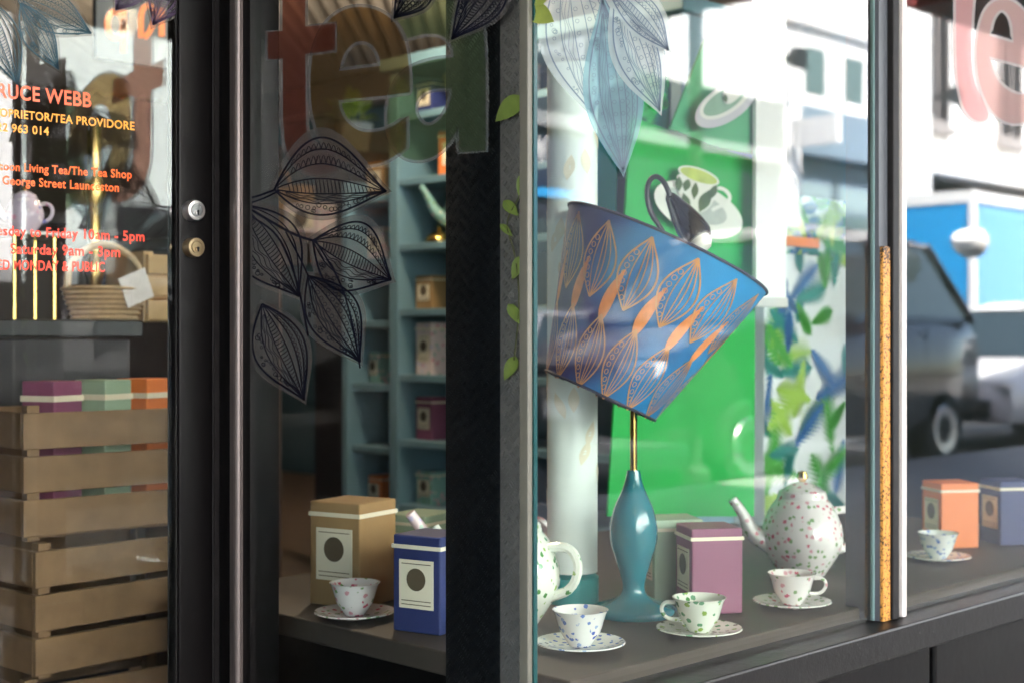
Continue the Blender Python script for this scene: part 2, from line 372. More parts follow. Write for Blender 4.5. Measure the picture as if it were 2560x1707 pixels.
obj('pole', B().tube([(7.8, -3.2, -.1), (7.8, -3.2, 5.5)], .05, 12), mat('pole_grey', (.05, .05, .05), .5), po)
obj('pole_base', B().lathe([(.11, -.12), (.11, .05), (.06, .1)], 14, (7.8, -3.2, 0)), MATS['pole_grey'], po)

# vehicles
tyre = mat('rubber', (.02, .02, .02), .8); rimm = mat('rim', (.5, .5, .5), .3, .9)
def car(loc, rz, paint, label, h=1.5, L=4.5, W=1.8):
    t = thing('parked_car', label, 'car', loc, rz, 'cars parked along the kerb')
    k = h/1.5; hw = W/2
    st = [(0, .35, .62, .62), (.08, .3, .72, .8), (.9, .24, .86, .95), (1.35, .24, .93, 1), (3.6, .24, .95, 1), (4.3, .28, .92, .94), (4.48, .38, .75, .8)]
    b = B(); vs = []; fs = []
    for x, z0, z1, ww in st:
        x = x/4.5*L-L/2
        for y, z in ((-1, z0+.1), (-.93, z0), (.93, z0), (1, z0+.1), (1, z1-.14), (.9, z1), (-.9, z1), (-1, z1-.14)): vs.append((x, y*hw*ww, z*k))
    for j in range(len(st)-1):
        for i in range(8): fs.append((j*8+i, j*8+(i+1) % 8, (j+1)*8+(i+1) % 8, (j+1)*8+i))
    fs += [tuple(range(8))[::-1], tuple((len(st)-1)*8+i for i in range(8))]
    obj('body', b.add(vs, fs), paint, t, True, local=True)
    gb = [(1.25, .93), (4.15, .93)]; rf = [(2.0, 1.44), (3.75, 1.43)]
    X = lambda q: q/4.5*L-L/2
    y0, y1 = hw*.93, hw*.72
    g = B().add([(X(1.2), -y0, .92*k), (X(1.2), y0, .92*k), (X(4.2), y0, .92*k), (X(4.2), -y0, .92*k), (X(1.95), -y1, 1.42*k), (X(1.95), y1, 1.42*k), (X(3.75), y1, 1.42*k), (X(3.75), -y1, 1.42*k)],
        [(4, 5, 6, 7), (0, 1, 5, 4), (1, 2, 6, 5), (2, 3, 7, 6), (3, 0, 4, 7)])
    obj('window', g, darkglass, t, local=True)
    r = B().lathe([(.0, 0)], 3) if 0 else B()
    r.add([(X(1.9), -y1-.02, 1.41*k), (X(1.9), y1+.02, 1.41*k), (X(3.8), y1+.02, 1.41*k), (X(3.8), -y1-.02, 1.41*k), (X(2.2), -y1*.8, 1.5*k), (X(2.2), y1*.8, 1.5*k), (X(3.5), y1*.8, 1.49*k), (X(3.5), -y1*.8, 1.49*k)],
        [(4, 5, 6, 7), (0, 1, 5, 4), (1, 2, 6, 5), (2, 3, 7, 6), (3, 0, 4, 7)])
    for sy in (-1, 1):
        for q0, q1 in ((1.2, 1.95), (2.75, 2.78), (4.2, 3.75)): r.tube([(X(q0), sy*(y0+.012), .93*k), (X(q1), sy*(y1+.012), 1.42*k)], .035, 6)
    obj('roof', r, paint, t, True, local=True)
    for qx in (.85, 3.6):
        for sy in (-1, 1):
            M = Matrix.Rotation(math.radians(90)*sy*-1, 4, 'X')
            wl = obj('wheel', B().lathe([(.2, -.1), (.31, -.1), (.33, -.06), (.33, .06), (.31, .1), (.2, .1)], 20, (X(qx), sy*(hw-.1), .33), M=M), tyre, t, True, local=True)
            obj('rim', B().lathe([(.0, .07), (.2, .08), (.21, .1), (.2, .112), (.05, .09), (.0, .095)], 16, (X(qx), sy*(hw-.1), .33), M=M), rimm, wl, True, local=True)
    for sy in (-1, 1):
        obj('headlight', B().box((X(.02), sy*hw*.62-.15, .6*k), (X(.2), sy*hw*.62+.15, .7*k), .02), mat('lamp_glass', (.7, .7, .7), .1), t, local=True)
        obj('door_handle', B().box((X(2.55), sy*(hw*1.0)-.012, .80*k), (X(2.75), sy*(hw*1.0)+.02, .83*k)), rimm, t, local=True)
        obj('mirror', B().box((X(1.75), sy*(hw+.02), .98*k), (X(1.85), sy*(hw+.18), 1.1*k), .02), paint, t, local=True)
    obj('bumper', B().box((X(-.04), -hw*.6, .36*k), (X(.03), hw*.6, .52*k), .02), tyre, t, True, local=True)
    obj('grille', B().box((X(-.015), -hw*.42, .55*k), (X(.03), hw*.42, .68*k), .01), tyre, t, local=True)
    obj('number_plate', B().box((X(-.055), -.18, .40*k), (X(-.045), .18, .49*k)), white, t, local=True)
    for q in (1.55, 2.62, 3.3):
        for sy in (-1, 1): obj('door_seam', B().box((X(q)-.004, sy*hw*.996-.004, .35*k), (X(q)+.004, sy*hw*.996+.004, .88*k)), tyre, t, local=True)
    return t
car((9.6, -3.95, -.12), 0, mat('car_dark', (.03, .025, .03), .2, .3, coat=.6), 'dark car parked at the near kerb, mirrored below the pink letters', 2.0, 4.6, 1.9)
mr = obj('sun_glint_oval', B().lathe([(.0, -.10), (.10, -.085), (.155, -.03), (.165, .02), (.14, .06), (0, .07)], 24, (1.69, 1.02, 1.92), M=Matrix.Rotation(math.radians(-35), 4, 'Y') @ Matrix.Diagonal((.75, 1, 1.35, 1))), white, bpy.data.objects['parked_car'], True, local=True)  # white oval shaped to stand in for a blown sun glint
car((14.9, -3.95, -.12), 0, mat('car_white', (.75, .75, .75), .3, coat=.5), 'white car parked further along the near kerb beyond the dark car', 1.5)
car((13.2, -9.1, -.12), math.pi, mat('car_silver', (.45, .46, .48), .3, .6, coat=.5), 'silver car parked at the far kerb in front of the slate shopfront', 1.45)
car((3.6, -3.95, -.12), 0, mat('car_grey', (.12, .13, .15), .25, .5, coat=.6), 'grey car parked at the near kerb straight across from the entrance', 1.5)
tk = thing('parked_truck', 'box truck with a bright blue rear and pale blue side, mirrored at the far pane', 'truck', (22, -9.2, -.12))
obj('cargo_box', B().box((22.02, -10.05, .6), (28, -8.3, 3.42)), mat('pale_blue', (.15, .36, .62), .4), tk)
obj('rear_door', B().box((21.97, -10.0, .7), (22.018, -8.36, 3.28)), mat('truck_blue', (.01, .30, .66), .4), tk)
obj('rear_frame', B().box((21.95, -10.09, 3.281), (22.05, -8.26, 3.48)).box((21.95, -8.358, .6), (22.05, -8.26, 3.28)).box((21.95, -10.09, .6), (22.05, -10.005, 3.28)), white, tk)
obj('side_frame', B().box((22.05, -8.298, 3.28), (28, -8.26, 3.46)).box((22.05, -8.298, .6), (28, -8.26, .7)), white, tk)
obj('cab', B().box((28.1, -10, .5), (29.8, -8.4, 2.4), .15), white, tk)
for x in (23.2, 24.2, 29):
    for y in (-9.85, -8.5):
        obj('wheel', B().lathe([(.0, -.12), (.4, -.12), (.45, -.06), (.45, .06), (.4, .12), (0, .12)], 18, (x, y, .33), M=Matrix.Rotation(math.radians(90), 4, 'X')), tyre, tk, True)
# ================================================================== SHOPFRONT
blk = mat('black_paint', (.0032, .0026, .0027), .42, noise=.35, nscale=30, bump=.15, spec=.16)
blk2 = mat('black_paint_worn', (.009, .0075, .0075), .6, noise=.6, nscale=40, bump=.3, spec=.2)
alu = mat('satin_alloy', (.13, .105, .098), .38, .45, noise=.08, nscale=50)
door_glass = glass('door_glass', 1.68, (.9, .95, .93), .005)
ret_glass = glass('return_glass', 1.32, (.88, .93, .92), .004)
front_glass = glass('front_glass', 1.62, (.92, .98, .95), .006)
def X_door(px, Y): return at_y(px, 853, Y).x
# door
door = thing('shop_door', 'black framed glass shop door with opening hours in orange lettering and two round locks', 'door', (1.0, ND, .03))
xg = X_door(441, ND)
obj('glass_pane', B().quad((.35, ND, .25), (xg+.01, ND, .25), (xg+.01, ND, 2.1), (.35, ND, 2.1)), door_glass, door)
ys = ND-.013
x0, x1 = X_door(447, ys), X_door(556, ys)
st = obj('stile', B().box((x0, ys, .03), (x1, ND+.03, 2.18), .006), blk, door, True)
obj('glazing_bead', B().box((xg, ND-.007, .25), (x0-.0005, ND+.02, 2.1), .002), chipped('chipped_bead', (.006, .005, .005), (.16, .13, .12), .66, 90), door, True)
obj('stile', B().box((.27, ys, .03), (.35, ND+.03, 2.18), .006), blk, door, True)
obj('bottom_rail', B().box((.351, ys, .03), (x0-.001, ND+.03, .25), .006), blk, door, True)
obj('top_rail', B().box((.351, ys, 2.1), (x0-.001, ND+.03, 2.18), .006), blk, door, True)
def lock(py, px, m, m2, nm, r):
    c = at_y(px, py, ys-.012); M = Matrix.Rotation(math.radians(90), 4, 'X')
    cy = obj(nm, B().lathe([(r*1.02, -.012), (r, .004), (r*.93, .0075), (r*.66, .0078), (r*.63, .006), (0, .006)], 40, c, M=M), m, door, True)
    obj('plug', B().lathe([(r*.60, .0055), (r*.58, .0088), (0, .009)], 32, c, M=M), m2, cy, True)
    cc = c+Vector((0, 0, -r*.22))
    obj('barrel', B().lathe([(r*.26, .008), (r*.25, .0115), (0, .012)], 24, cc, M=M), m, cy, True)
    obj('keyhole', B().box((cc.x-.0016, cc.y-.0128, cc.z-r*.24), (cc.x+.0016, cc.y-.0119, cc.z+r*.12)).lathe([(.0028, .0122), (0, .0126)], 12, cc+Vector((0, 0, r*.1)), M=M), mat('keyhole_dark', (.004, .004, .004), .9), cy)
lock(527, 486, mat('nickel', (.62, .57, .56), .3, .9, noise=.05, nscale=90), mat('nickel_dark', (.33, .33, .33), .35, .9), 'lock_cylinder', .0185)
lock(619, 486, mat('brass', (.46, .34, .20), .36, .9, noise=.1, nscale=90), mat('brass_face', (.40, .30, .17), .4, .9), 'deadlock_cylinder', .0175)
obj('screw', B().lathe([(.004, 0), (.003, .002), (0, .0022)], 12, at_y(540, 575, ys-.001), M=Matrix.Rotation(math.radians(90), 4, 'X')), rimm, door)
coral = mat('coral_vinyl', (.95, .16, .075), .5, emit=None); amber = mat('amber_vinyl', (.95, .38, .055), .5)
orange = mat('orange_vinyl', (.95, .14, .02), .5); redv = mat('red_vinyl', (.9, .065, .03), .5)
for tx, m, g in (('RUCE WEBB', coral, (-6, 243, 228, 269, 35)), ('OPRIETOR/TEA PROVIDORE', amber, (-1, 291, 336, 326, 20)), ('22 963 014', amber, (-8, 327, 122, 339, 20)),
                 ('coon Living Tea/The Tea Shop', orange, (-3, 425, 329, 447, 20)), ('George Street Launceston', orange, (6, 461, 297, 480, 21)),
                 ('esday to Friday 10am - 5pm', redv, (-8, 588, 361, 604, 24)), ('Saturday 9am - 3pm', redv, (26, 634, 300, 643, 25)), ('ED MONDAY & PUBLIC', redv, (-6, 674, 262, 680, 24))):
    lettering('lettering', tx, door, m, on_door, *g, bold=.020)
ink_purple = mat('purple_ink', (.03, .012, .045), .6); ink_navy = mat('navy_ink', (.003, .004, .012), .7, spec=.1)
film = vinyl('frosted_film', (.150, .135, .128), .42, .3, (.8, .8, .81))
leaf_decal('leaf_decal', door, on_door, (352, -70), (289, 26), 40, 30, ink_purple, film, 1, style=1)
leaf_decal('leaf_decal', door, on_door, (452, -80), (382, 63), 50, 46, ink_purple, film, 2, style=0)
ink_mirrored = mat('mirrored_leaf_ink', (.015, .06, .085), .6); film_mirrored = vinyl('mirrored_leaf_film', (.30, .30, .28), .16, .4, (.93, .93, .92))  # teal leaves below paint in leaf drawings that the door only reflects
leaf_decal('leaf_decal', door, on_door, (40, -10), (228, 84), 52, 46, ink_mirrored, film_mirrored, 21, .0011, style=1, lw=.75)
leaf_decal('leaf_decal', door, on_door, (52, 8), (146, 174), 36, 40, ink_mirrored, film_mirrored, 22, .0020, style=0, lw=.75)
leaf_decal('leaf_decal', door, on_door, (-30, 0), (46, 214), 46, 44, ink_mirrored, film_mirrored, 23, .0011, style=2, lw=.75)
# jamb and its alloy trim
jamb = thing('door_jamb', 'black jamb post with a bright vertical metal strip beside the door locks', 'door frame', (1.45, 2.12, 0))
xj = X_door(562, ND-.03)
obj('post', B().box((x1+.004, ND-.018, .03), (UR+.055, ND+.04, 2.2), .003), blk, jamb, True)
XB = UR-.012
q0_, q1_, q2_ = at_x(576, 853, XB).y, at_x(606, 853, XB).y, at_x(625, 853, XB).y
obj('bead', B().box((x1+.006, ND-.026, .03), (XB-.004, ND-.019, 2.2), .002), blk2, jamb, True)
yq = on_ret(626, 853).y
obj('window_bead', B().box((XB, q2_, .03), (UR+.05, q1_-.0005, 2.2), .001), blk, jamb, True)
obj('strip_flange', B().box((XB-.002, q1_, .03), (UR+.05, q0_, 2.2), .001), alu, jamb, True)
obj('metal_strip', B().tube([(XB-.001, q1_+.012, .03), (XB-.001, q1_+.012, 2.2)], .0085, 20), alu, jamb, True)
obj('side_post', B().box((XB+.004, q0_+.0005, .03), (UR+.05, ND-.0185, 2.2), .001), blk, jamb, True)

# return (side) window of the entrance
rw = thing('entrance_window', 'tall glass side pane of the entrance with big red brown and green tea letters', 'window', (UR, 1.75, .3))
obj('glass_pane', B().quad((UR, yq, .3), (UR, NF+.004, .3), (UR, NF+.004, 2.25), (UR, yq, 2.25)), ret_glass, rw)
obj('window_sill', B().box((UR-.03, NF, 0), (UR+.06, yq, .3), .004), blk, rw)
K = 1
T = [(706,-40,K),(763,-40,K),(763,67,K),(837,60,K),(837,126,K),(763,135,K),(764,320),(772,352),(796,368),(836,372,K),(842,428,K),(790,440),(742,420),(716,380),(707,326),(707,147,K),(669,149,K),(669,81,K),(706,78,K)]
Eo = [(1025,222,K),(1021,140),(1004,75),(962,32),(902,14),(846,28),(802,72),(779,140),(775,215),(781,292),(803,352),(846,398),(902,416),(965,406),(1016,370,K),(1016,292,K),(985,316),(942,332),(898,330),(864,305),(848,272),(846,251,K),(965,239,K),(1025,231,K)]
Eh = [(848,178,K),(856,140),(878,110),(905,101),(932,112),(948,140),(951,165,K)]
Ao = [(1214,376,K),(1214,110),(1202,45),(1165,2),(1115,-20),(1055,-22),(1008,-2),(984,30,K),(1012,98,K),(1026,94),(1055,86),(1088,84),(1119,96),(1134,124),(1134,145,K),(1092,147),(1035,163),(995,192),(973,238),(966,295),(975,352),(1002,392),(1043,404),(1085,394),(1122,362),(1147,318,K),(1147,381,K)]
Ah = [(1036,275),(1042,250),(1058,232),(1085,222),(1130,220,K),(1127,250),(1112,285),(1092,308),(1068,317),(1047,303)]
T, Eo, Eh, Ao, Ah = [chaikin(q) for q in (T, Eo, Eh, Ao, Ah)]
edge = vinyl('letter_edge_film', (.20, .20, .205), .48, .3, (.8, .8, .82))
def letter(parent, f, loops, m, off, rim=8, em=None):
    o = obj('letter', fill(B(), loops, f, off), m, parent)
    b = B()
    for l in loops:
        s = 1 if area2(l) < 0 else -1
        if l is not loops[0]: s = -s
        ribbon(b, l, rim, f, off-.0006, True, side=s)
    obj('letter_edge', b, em or edge, o); return o
letter(rw, on_ret, [Ao, Ah], vinyl('green_film', (.062, .088, .050), .56, .4, (.50, .62, .40)), .002)
letter(rw, on_ret, [Eo, Eh], vinyl('brown_film', (.072, .052, .032), .54, .4, (.78, .52, .24)), .0033)
letter(rw, on_ret, [T], vinyl('red_film', (.10, .036, .030), .56, .4, (.78, .40, .30)), .0046)
def sticker(base, tip, wu, wl, seed, peak, style): return leaf_decal('leaf_decal', rw, on_ret, base, tip, wu, wl, ink_navy, film, seed, .0065, peak, style)
sticker((686, 474), (966, 479), 132, 62, 3, .42, 0)
sticker((606, 512), (748, 742), 82, 84, 4, .45, 2)
sticker((782, 602), (978, 700), 96, 84, 5, .45, 0)
sticker((1075, -70), (985, 46), 46, 40, 6, .45, 1)
sticker((1262, -80), (1129, 99), 56, 50, 7, .42, 0)
sticker((770, 690), (900, 905), 70, 60, 8, .45, 1)
sticker((655, 760), (760, 1000), 60, 70, 9, .45, 0)
b = B()
for pts, wd in (([(625,496),(655,487),(690,474)], 5), ([(625,508),(660,497),(700,476)], 4), ([(626,524),(680,556),(740,590),(790,604)], 6), ([(626,540),(690,580),(725,650),(752,740),(770,840)], 5), ([(714,580),(752,650),(770,690)], 4), ([(790,604),(850,700),(880,800),(900,920)], 4)):
    ribbon(b, chaikin([(x, y) for x, y in pts], 3, False), wd, on_ret, .0078)
obj('leaf_stem', b, ink_navy, rw)

# corner joint
cj = thing('corner_joint', 'pale silicone and glass edge where the two shop panes meet at the corner', 'corner joint', (UR, NF, .3))
obj('silicone', B().box((UR-.006, NF-.004, .3), (UR+.004, NF+.014, 2.25), .002), mat('cream_silicone', (.10, .095, .075), .5, noise=.15, nscale=60), cj)
obj('glass_edge', B().box((UR+.0045, NF-.006, .3), (UR+.0115, NF+.006, 2.25)), mat('green_glass_edge', (.01, .05, .05), .15), cj)

# front display window
xm0 = on_front(2190, 853).x; xm1 = on_front(2268, 853).x
dw = thing('display_window', 'large front display pane with hanging pale blue leaf drawings', 'window', (1.9, NF, .42))
obj('glass_pane', B().quad((UR+.012, NF, .42), (xm0+.01, NF, .42), (xm0+.01, NF, 2.25), (UR+.012, NF, 2.25)), front_glass, dw)
ink_slate = mat('slate_ink', (.05, .075, .11), .6)
fa = vinyl('pale_film', (.5, .56, .57), .45, .4, (.86, .93, .95)); fb = vinyl('blue_film', (.28, .44, .50), .42, .4, (.74, .92, .96))
for base, tip, wu, wl, m, sd, sty in (((1412,-150),(1482,286),92,84,fa,11,1), ((1505,-10),(1558,430),58,60,fb,12,1), ((1535,-60),(1650,278),44,58,fa,13,1), ((1500,-60),(1672,126),52,30,fa,14,0)):
    leaf_decal('leaf_decal', dw, on_front, base, tip, wu, wl, ink_slate, m, sd, .003+.0012*(sd-11), .55, sty, 1.2, .75)
# side window further along
xe = 3.7
w2 = thing('side_window', 'front pane past the window post with pink translucent letters', 'window', (3.0, NF, .42))
obj('glass_pane', B().quad((xm1-.01, NF, .42), (xe, NF, .42), (xe, NF, 2.25), (xm1-.01, NF, 2.25)), front_glass, w2)
pt = [(2390,-40,K),(2437,-40,K),(2428,60),(2428,160),(2438,215),(2455,245,K),(2478,296),(2450,308),(2420,290),(2400,245),(2391,160)]
pe = [(2600,190,K),(2602,110),(2575,40),(2520,-8),(2470,10),(2446,70),(2440,150),(2452,225),(2482,285),(2525,312),(2570,305),(2610,285,K),(2606,225,K),(2560,240),(2525,232),(2490,200),(2474,142,K),(2600,175,K)]
pe_h = [(2474,90,K),(2480,50),(2500,22),(2520,32),(2532,62),(2534,108,K)]
pkrim = vinyl('pale_pink_edge', (.6, .56, .57), .45, .4, (.95, .93, .93))
pk = vinyl('pink_film', (.62, .36, .37), .45, .4, (.95, .68, .68)); pk2 = vinyl('rose_film', (.58, .40, .39), .45, .4, (.92, .72, .70))
letter(w2, on_front, [chaikin(pe), chaikin(pe_h)], pk2, .002, 7, pkrim); letter(w2, on_front, [chaikin(pt)], pk, .0033, 7, pkrim)
# post between the front panes
wp = thing('window_post', 'dark vertical post with a white strip between the two front panes', 'post', (2.43, NF, .42))
xa, xb, xc, xd = [on_front(p, 853, .02).x for p in (2207, 2229, 2244, 2253)]
obj('grey_face', B().box((xa, NF-.012, .42), (xb-.001, NF+.06, 2.25)), mat('post_grey', (.055, .06, .07), .5, noise=.2, nscale=25), wp)
obj('dark_bar', B().box((xb, NF-.024, .42), (xc, NF+.06, 2.25), .002), blk2, wp)
obj('green_seal', B().box((xc+.0005, NF-.016, .42), (xd, NF+.06, 2.25)), mat('olive_seal', (.07, .075, .05), .6), wp)
obj('white_strip', B().box((xd+.0005, NF-.024, .42), (on_front(2263, 853, .02).x, NF+.06, 2.25), .002), mat('strip_white', (.62, .55, .53), .4), wp)
obj('glass_edge', B().box((xm0, NF-.003, .42), (xa-.001, NF+.006, 2.25)), mat('pale_glass_edge', (.22, .33, .33), .2), wp)
obj('grain_insert', B().box((xa+.003, NF-.02, .42), (xb-.004, NF-.0125, 1.13), .001), chipped('gold_grain', (.02, .012, .008), (.52, .24, .05), .52, 230, .45, .70), wp)
# stall riser under the front glazing
sr = thing('stall_riser', 'black timber base wall with a ledge under the front display glazing', 'base wall', (2.5, NF, 0))
obj('ledge', B().box((UR-.02, NF-.06, .36), (xe+.05, NF+.04, .418), .004), chipped('worn_ledge', (.010, .009, .009), (.10, .09, .085), .68, 45, .4), sr)
for i in range(4):
    x = UR+.0+i*.57; obj('panel', B().box((x, NF-.02, .06), (x+.55, NF+.03, .355), .006), blk, sr)
obj('skirting', B().box((UR-.01, NF-.035, 0), (xe+.05, NF+.03, .055), .004), blk, sr)

# ================================================================== INSIDE THE WINDOW
# checker plate column behind the corner
tc = thing('checker_plate_panel', 'checker plate metal panel standing inside the glass corner', 'panel', (1.55, 1.6, .42))
xcol = UR+.014
yc0, yc1, yc2 = at_x(1309, 853, xcol).y, at_x(1250, 853, xcol).y, at_x(1112, 853, xcol).y
plate = mat('checker_plate', (.16, .135, .125), .42, .1, noise=.3, nscale=14); platek = mat('black_plate', (.008, .008, .010), .45, .3)
obj('pale_plate', B().box((xcol, yc0, .42), (xcol+.008, yc1-.0005, 2.4)), plate, tc)  # one panel in two tones, pale here and near black beyond
obj('black_plate', B().box((xcol+.002, yc1, .42), (xcol+.008, yc2, 1.56)), platek, tc)
def tread(y0, y1, z0, z1):
    b = B(); c = .021; r = 0; z = z0
    while z < z1:
        y = y0+(c/2 if r % 2 else 0); q = 0
        while y < y1:
            sg_ = 1 if (q+r) % 2 else -1
            for k in range(4):
                o = (k-1.5)*.0046; cy, cz = y+o*.7, z+o*.7*-sg_
                L = .0098; tx, tz = L*.5*.707, L*.5*.707*sg_; nx, nz = .0008*.707*-sg_, .0008*.707
                if cy-.005 < y0 or cy+.005 > y1: continue
                X = xcol
                b.add([(X, cy-tx, cz-tz), (X, cy+nx*1.4, cz+nz*1.4), (X, cy+tx, cz+tz), (X, cy-nx*1.4, cz-nz*1.4), (X-.0015, cy-tx*.75, cz-tz*.75), (X-.0015, cy+tx*.75, cz+tz*.75)],
                      [(0, 1, 4), (1, 5, 4), (1, 2, 5), (2, 3, 5), (3, 4, 5), (3, 0, 4)])
            y += c; q += 1
        z += c*.5; r += 1
    return b
o = obj('tread_bars', tread(yc0, yc1, .43, 2.0), plate, tc); o['kind'] = 'stuff'
o = obj('tread_bars', tread(yc1, yc2, .43, 1.54), platek, tc); o['kind'] = 'stuff'
for v_ in list(o.data.vertices): v_.co.x += .002
# leaf garland by the corner
gl = thing('leaf_garland', 'hanging garland of yellow green leaves beside the glass corner', 'garland', (UR+.03, 1.45, 1.7))
lg = mat('garland_leaf', (.22, .26, .05), .55, noise=.3, nscale=60); lg.node_tree.nodes['Principled BSDF'].inputs['Subsurface Weight'].default_value = .0
gx = UR+.007
vine = [at_x(px, py, gx) for px, py in ((1318,-60),(1312,90),(1302,235),(1316,330),(1318,430),(1296,500),(1276,530),(1264,565),(1290,640),(1300,760),(1285,900))]
obj('vine', B().tube(vine, .0012, 6), mat('vine_stem', (.10, .09, .03), .7), gl)
def leaf3(base, tip, wd, X, nm='leaf', m=lg, fold=.0025):
    dx, dy = tip[0]-base[0], tip[1]-base[1]; L = math.hypot(dx, dy); nx, ny = -dy/L, dx/L; b = B(); vs = []; N = 8
    for i in range(N+1):
        s = i/N; ww = wd*math.sin(math.pi*s**.7)**.9 if 0 < i < N else 0
        cx, cy = base[0]+dx*s, base[1]+dy*s
        vs += [at_x(cx+nx*ww, cy+ny*ww, X-fold*(.3+math.sin(s*3))), at_x(cx, cy, X+.001*math.sin(s*5)), at_x(cx-nx*ww, cy-ny*ww, X-fold*.6)]
    fs = []
    for i in range(N): fs += [(3*i, 3*i+1, 3*i+4, 3*i+3), (3*i+1, 3*i+2, 3*i+5, 3*i+4)]
    return obj(nm, b.add(vs, fs), m, gl, True)
for base, tip, wd in (((1303,240),(1238,305),24),((1315,432),(1296,490),16),((1258,502),(1296,540),14),((1250,560),(1282,592),9),((1306,640),(1280,700),16),((1270,760),(1308,815),14),((1290,890),(1260,950),16),((1322,20),(1385,55),26),((1325,5),(1378,-20),20)):
    leaf3(base, tip, wd, gx)

# teal shelf unit with teapots
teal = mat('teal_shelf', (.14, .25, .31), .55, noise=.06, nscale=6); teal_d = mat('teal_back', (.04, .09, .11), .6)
XS = 3.0
def ys_(px): return at_x(px, 853, XS).y
def zs_(px, py): return at_x(px, py, XS).z
sh = thing('teal_shelf_unit', 'teal painted open shelf unit holding teapots inside the shop', 'shelf unit', (XS+.15, 3.3, 0))
y_l0, y_l1 = ys_(994), ys_(972); yR = 2.35
obj('upright', B().box((XS, y_l0, 0), (XS+.36, y_l1, 1.84), .004), teal, sh)
obj('upright', B().box((XS, yR, 0), (XS+.36, yR+.04, 1.84), .004), teal, sh)
zt = [zs_(1050, 442), zs_(1050, 607)]; dz = zt[0]-zt[1]
zlev = [zt[0]+dz*k for k in (-5, -4, -3, -2, -1, 0, 1, 2) if .05 < zt[0]+dz*k < 1.8]
for z in zlev: obj('shelf', B().box((XS+.004, yR+.041, z-.024), (XS+.34, y_l0-.001, z), .003), teal, sh)
for z in [q for q in zlev if q < zt[0]+.01]: obj('shelf', B().box((XS+.05, y_l1+.001, z-.06), (XS+.34, y_l1+.26, z-.036), .003), teal, sh)
obj('upright', B().box((XS+.03, y_l1+.261, 0), (XS+.36, y_l1+.29, zt[0]+.02), .004), teal, sh)
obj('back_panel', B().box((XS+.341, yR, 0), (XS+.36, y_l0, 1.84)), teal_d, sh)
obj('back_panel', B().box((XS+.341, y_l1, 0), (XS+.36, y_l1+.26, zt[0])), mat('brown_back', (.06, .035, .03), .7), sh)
obj('crown', B().box((XS-.02, yR-.02, 1.841), (XS+.38, y_l1+.03, 1.885), .006), teal, sh)
def floral(name, base, c1, c2, c3, sc=40):
    if name in MATS: return MATS[name]
    m = mat(name, base, .22, coat=.5); n = m.node_tree.nodes; L = m.node_tree.links; b = n['Principled BSDF']
    tc_ = n.new('ShaderNodeTexCoord'); v_ = n.new('ShaderNodeTexVoronoi'); v_.inputs['Scale'].default_value = sc*1.05; L.new(tc_.outputs['Object'], v_.inputs['Vector'])
    w_ = n.new('ShaderNodeTexNoise'); w_.inputs['Scale'].default_value = sc*3; L.new(tc_.outputs['Object'], w_.inputs['Vector'])
    ad = n.new('ShaderNodeMath'); ad.operation = 'MULTIPLY_ADD'; ad.inputs[1].default_value = .45; L.new(w_.outputs['Fac'], ad.inputs[0]); L.new(v_.outputs['Distance'], ad.inputs[2])
    st = n.new('ShaderNodeValToRGB'); e = st.color_ramp.elements; e[0].position = .50; e[0].color = (1, 1, 1, 1); e[1].position = .56; e[1].color = (0, 0, 0, 1); L.new(ad.outputs[0], st.inputs[0])
    r = n.new('ShaderNodeValToRGB'); L.new(v_.outputs['Color'], r.inputs[0]); e = r.color_ramp.elements
    e[0].position = .0; e[0].color = (*c1, 1); e[1].position = .66; e[1].color = (*c3, 1); q = e.new(.33); q.color = (*c2, 1); r.color_ramp.interpolation = 'CONSTANT'
    mx_ = n.new('ShaderNodeMixRGB'); mx_.inputs[1].default_value = (*base, 1); L.new(st.outputs[0], mx_.inputs[0]); L.new(r.outputs[0], mx_.inputs[2]); L.new(mx_.outputs[0], b.inputs['Base Color']); return m
chintz = floral('chintz', (.25, .45, .40), (.6, .62, .5), (.75, .35, .4), (.2, .35, .15), 60)
rose = floral('rose_chintz', (.75, .6, .6), (.7, .3, .35), (.55, .5, .7), (.35, .5, .4), 45)
gold = mat('gold', (.75, .5, .15), .18, 1.)
def teapot(loc, m, label, s=1., rz=0, knob=None, name='teapot', group='teapots on the shelves'):
    t = thing(name, label, 'teapot', loc, rz, group)
    obj('pot_body', B().lathe(chaikin([(.045*s, 0), (.05*s, .008*s), (.078*s, .05*s), (.082*s, .085*s), (.066*s, .13*s), (.05*s, .15*s), (.046*s, .155*s)], 2, False), 34), m, t, True, local=True)
    ld = obj('lid', B().lathe([(.05*s, .152*s), (.046*s, .165*s), (.02*s, .18*s), (.006*s, .184*s)], 22), m, t, True, local=True)
    obj('knob', B().lathe([(.004*s, .182*s), (.012*s, .192*s), (.009*s, .203*s), (0, .206*s)], 14), knob or gold, ld, True, local=True)
    obj('spout', B().tube([(.06*s, 0, .06*s), (.1*s, 0, .08*s), (.118*s, 0, .12*s), (.14*s, 0, .15*s)], [.022*s, .016*s, .011*s, .009*s], 10), m, t, True, local=True)
    obj('handle', B().tube([(-.06*s, 0, .125*s), (-.1*s, 0, .13*s), (-.118*s, 0, .1*s), (-.105*s, 0, .06*s), (-.068*s, 0, .045*s)], .008*s, 8), m, t, True, local=True)
    return t
zA = zt[1]
teapot((XS+.16, ys_(1092), zA), chintz, 'tall mint floral teapot on the teal shelf beside the black column', 1.25, math.radians(150))
lidt = thing('brass_lid', 'small shiny brass dish lid on the teal shelf beside the mint teapot', 'dish lid', (XS+.07, ys_(1057), zA))
obj('dome', B().lathe([(.045, 0), (.046, .008), (.038, .024), (.018, .036), (.006, .04)], 24), gold, lidt, True, local=True)
obj('knob', B().lathe([(.004, .038), (.009, .05), (0, .06)], 12), gold, lidt, True, local=True)
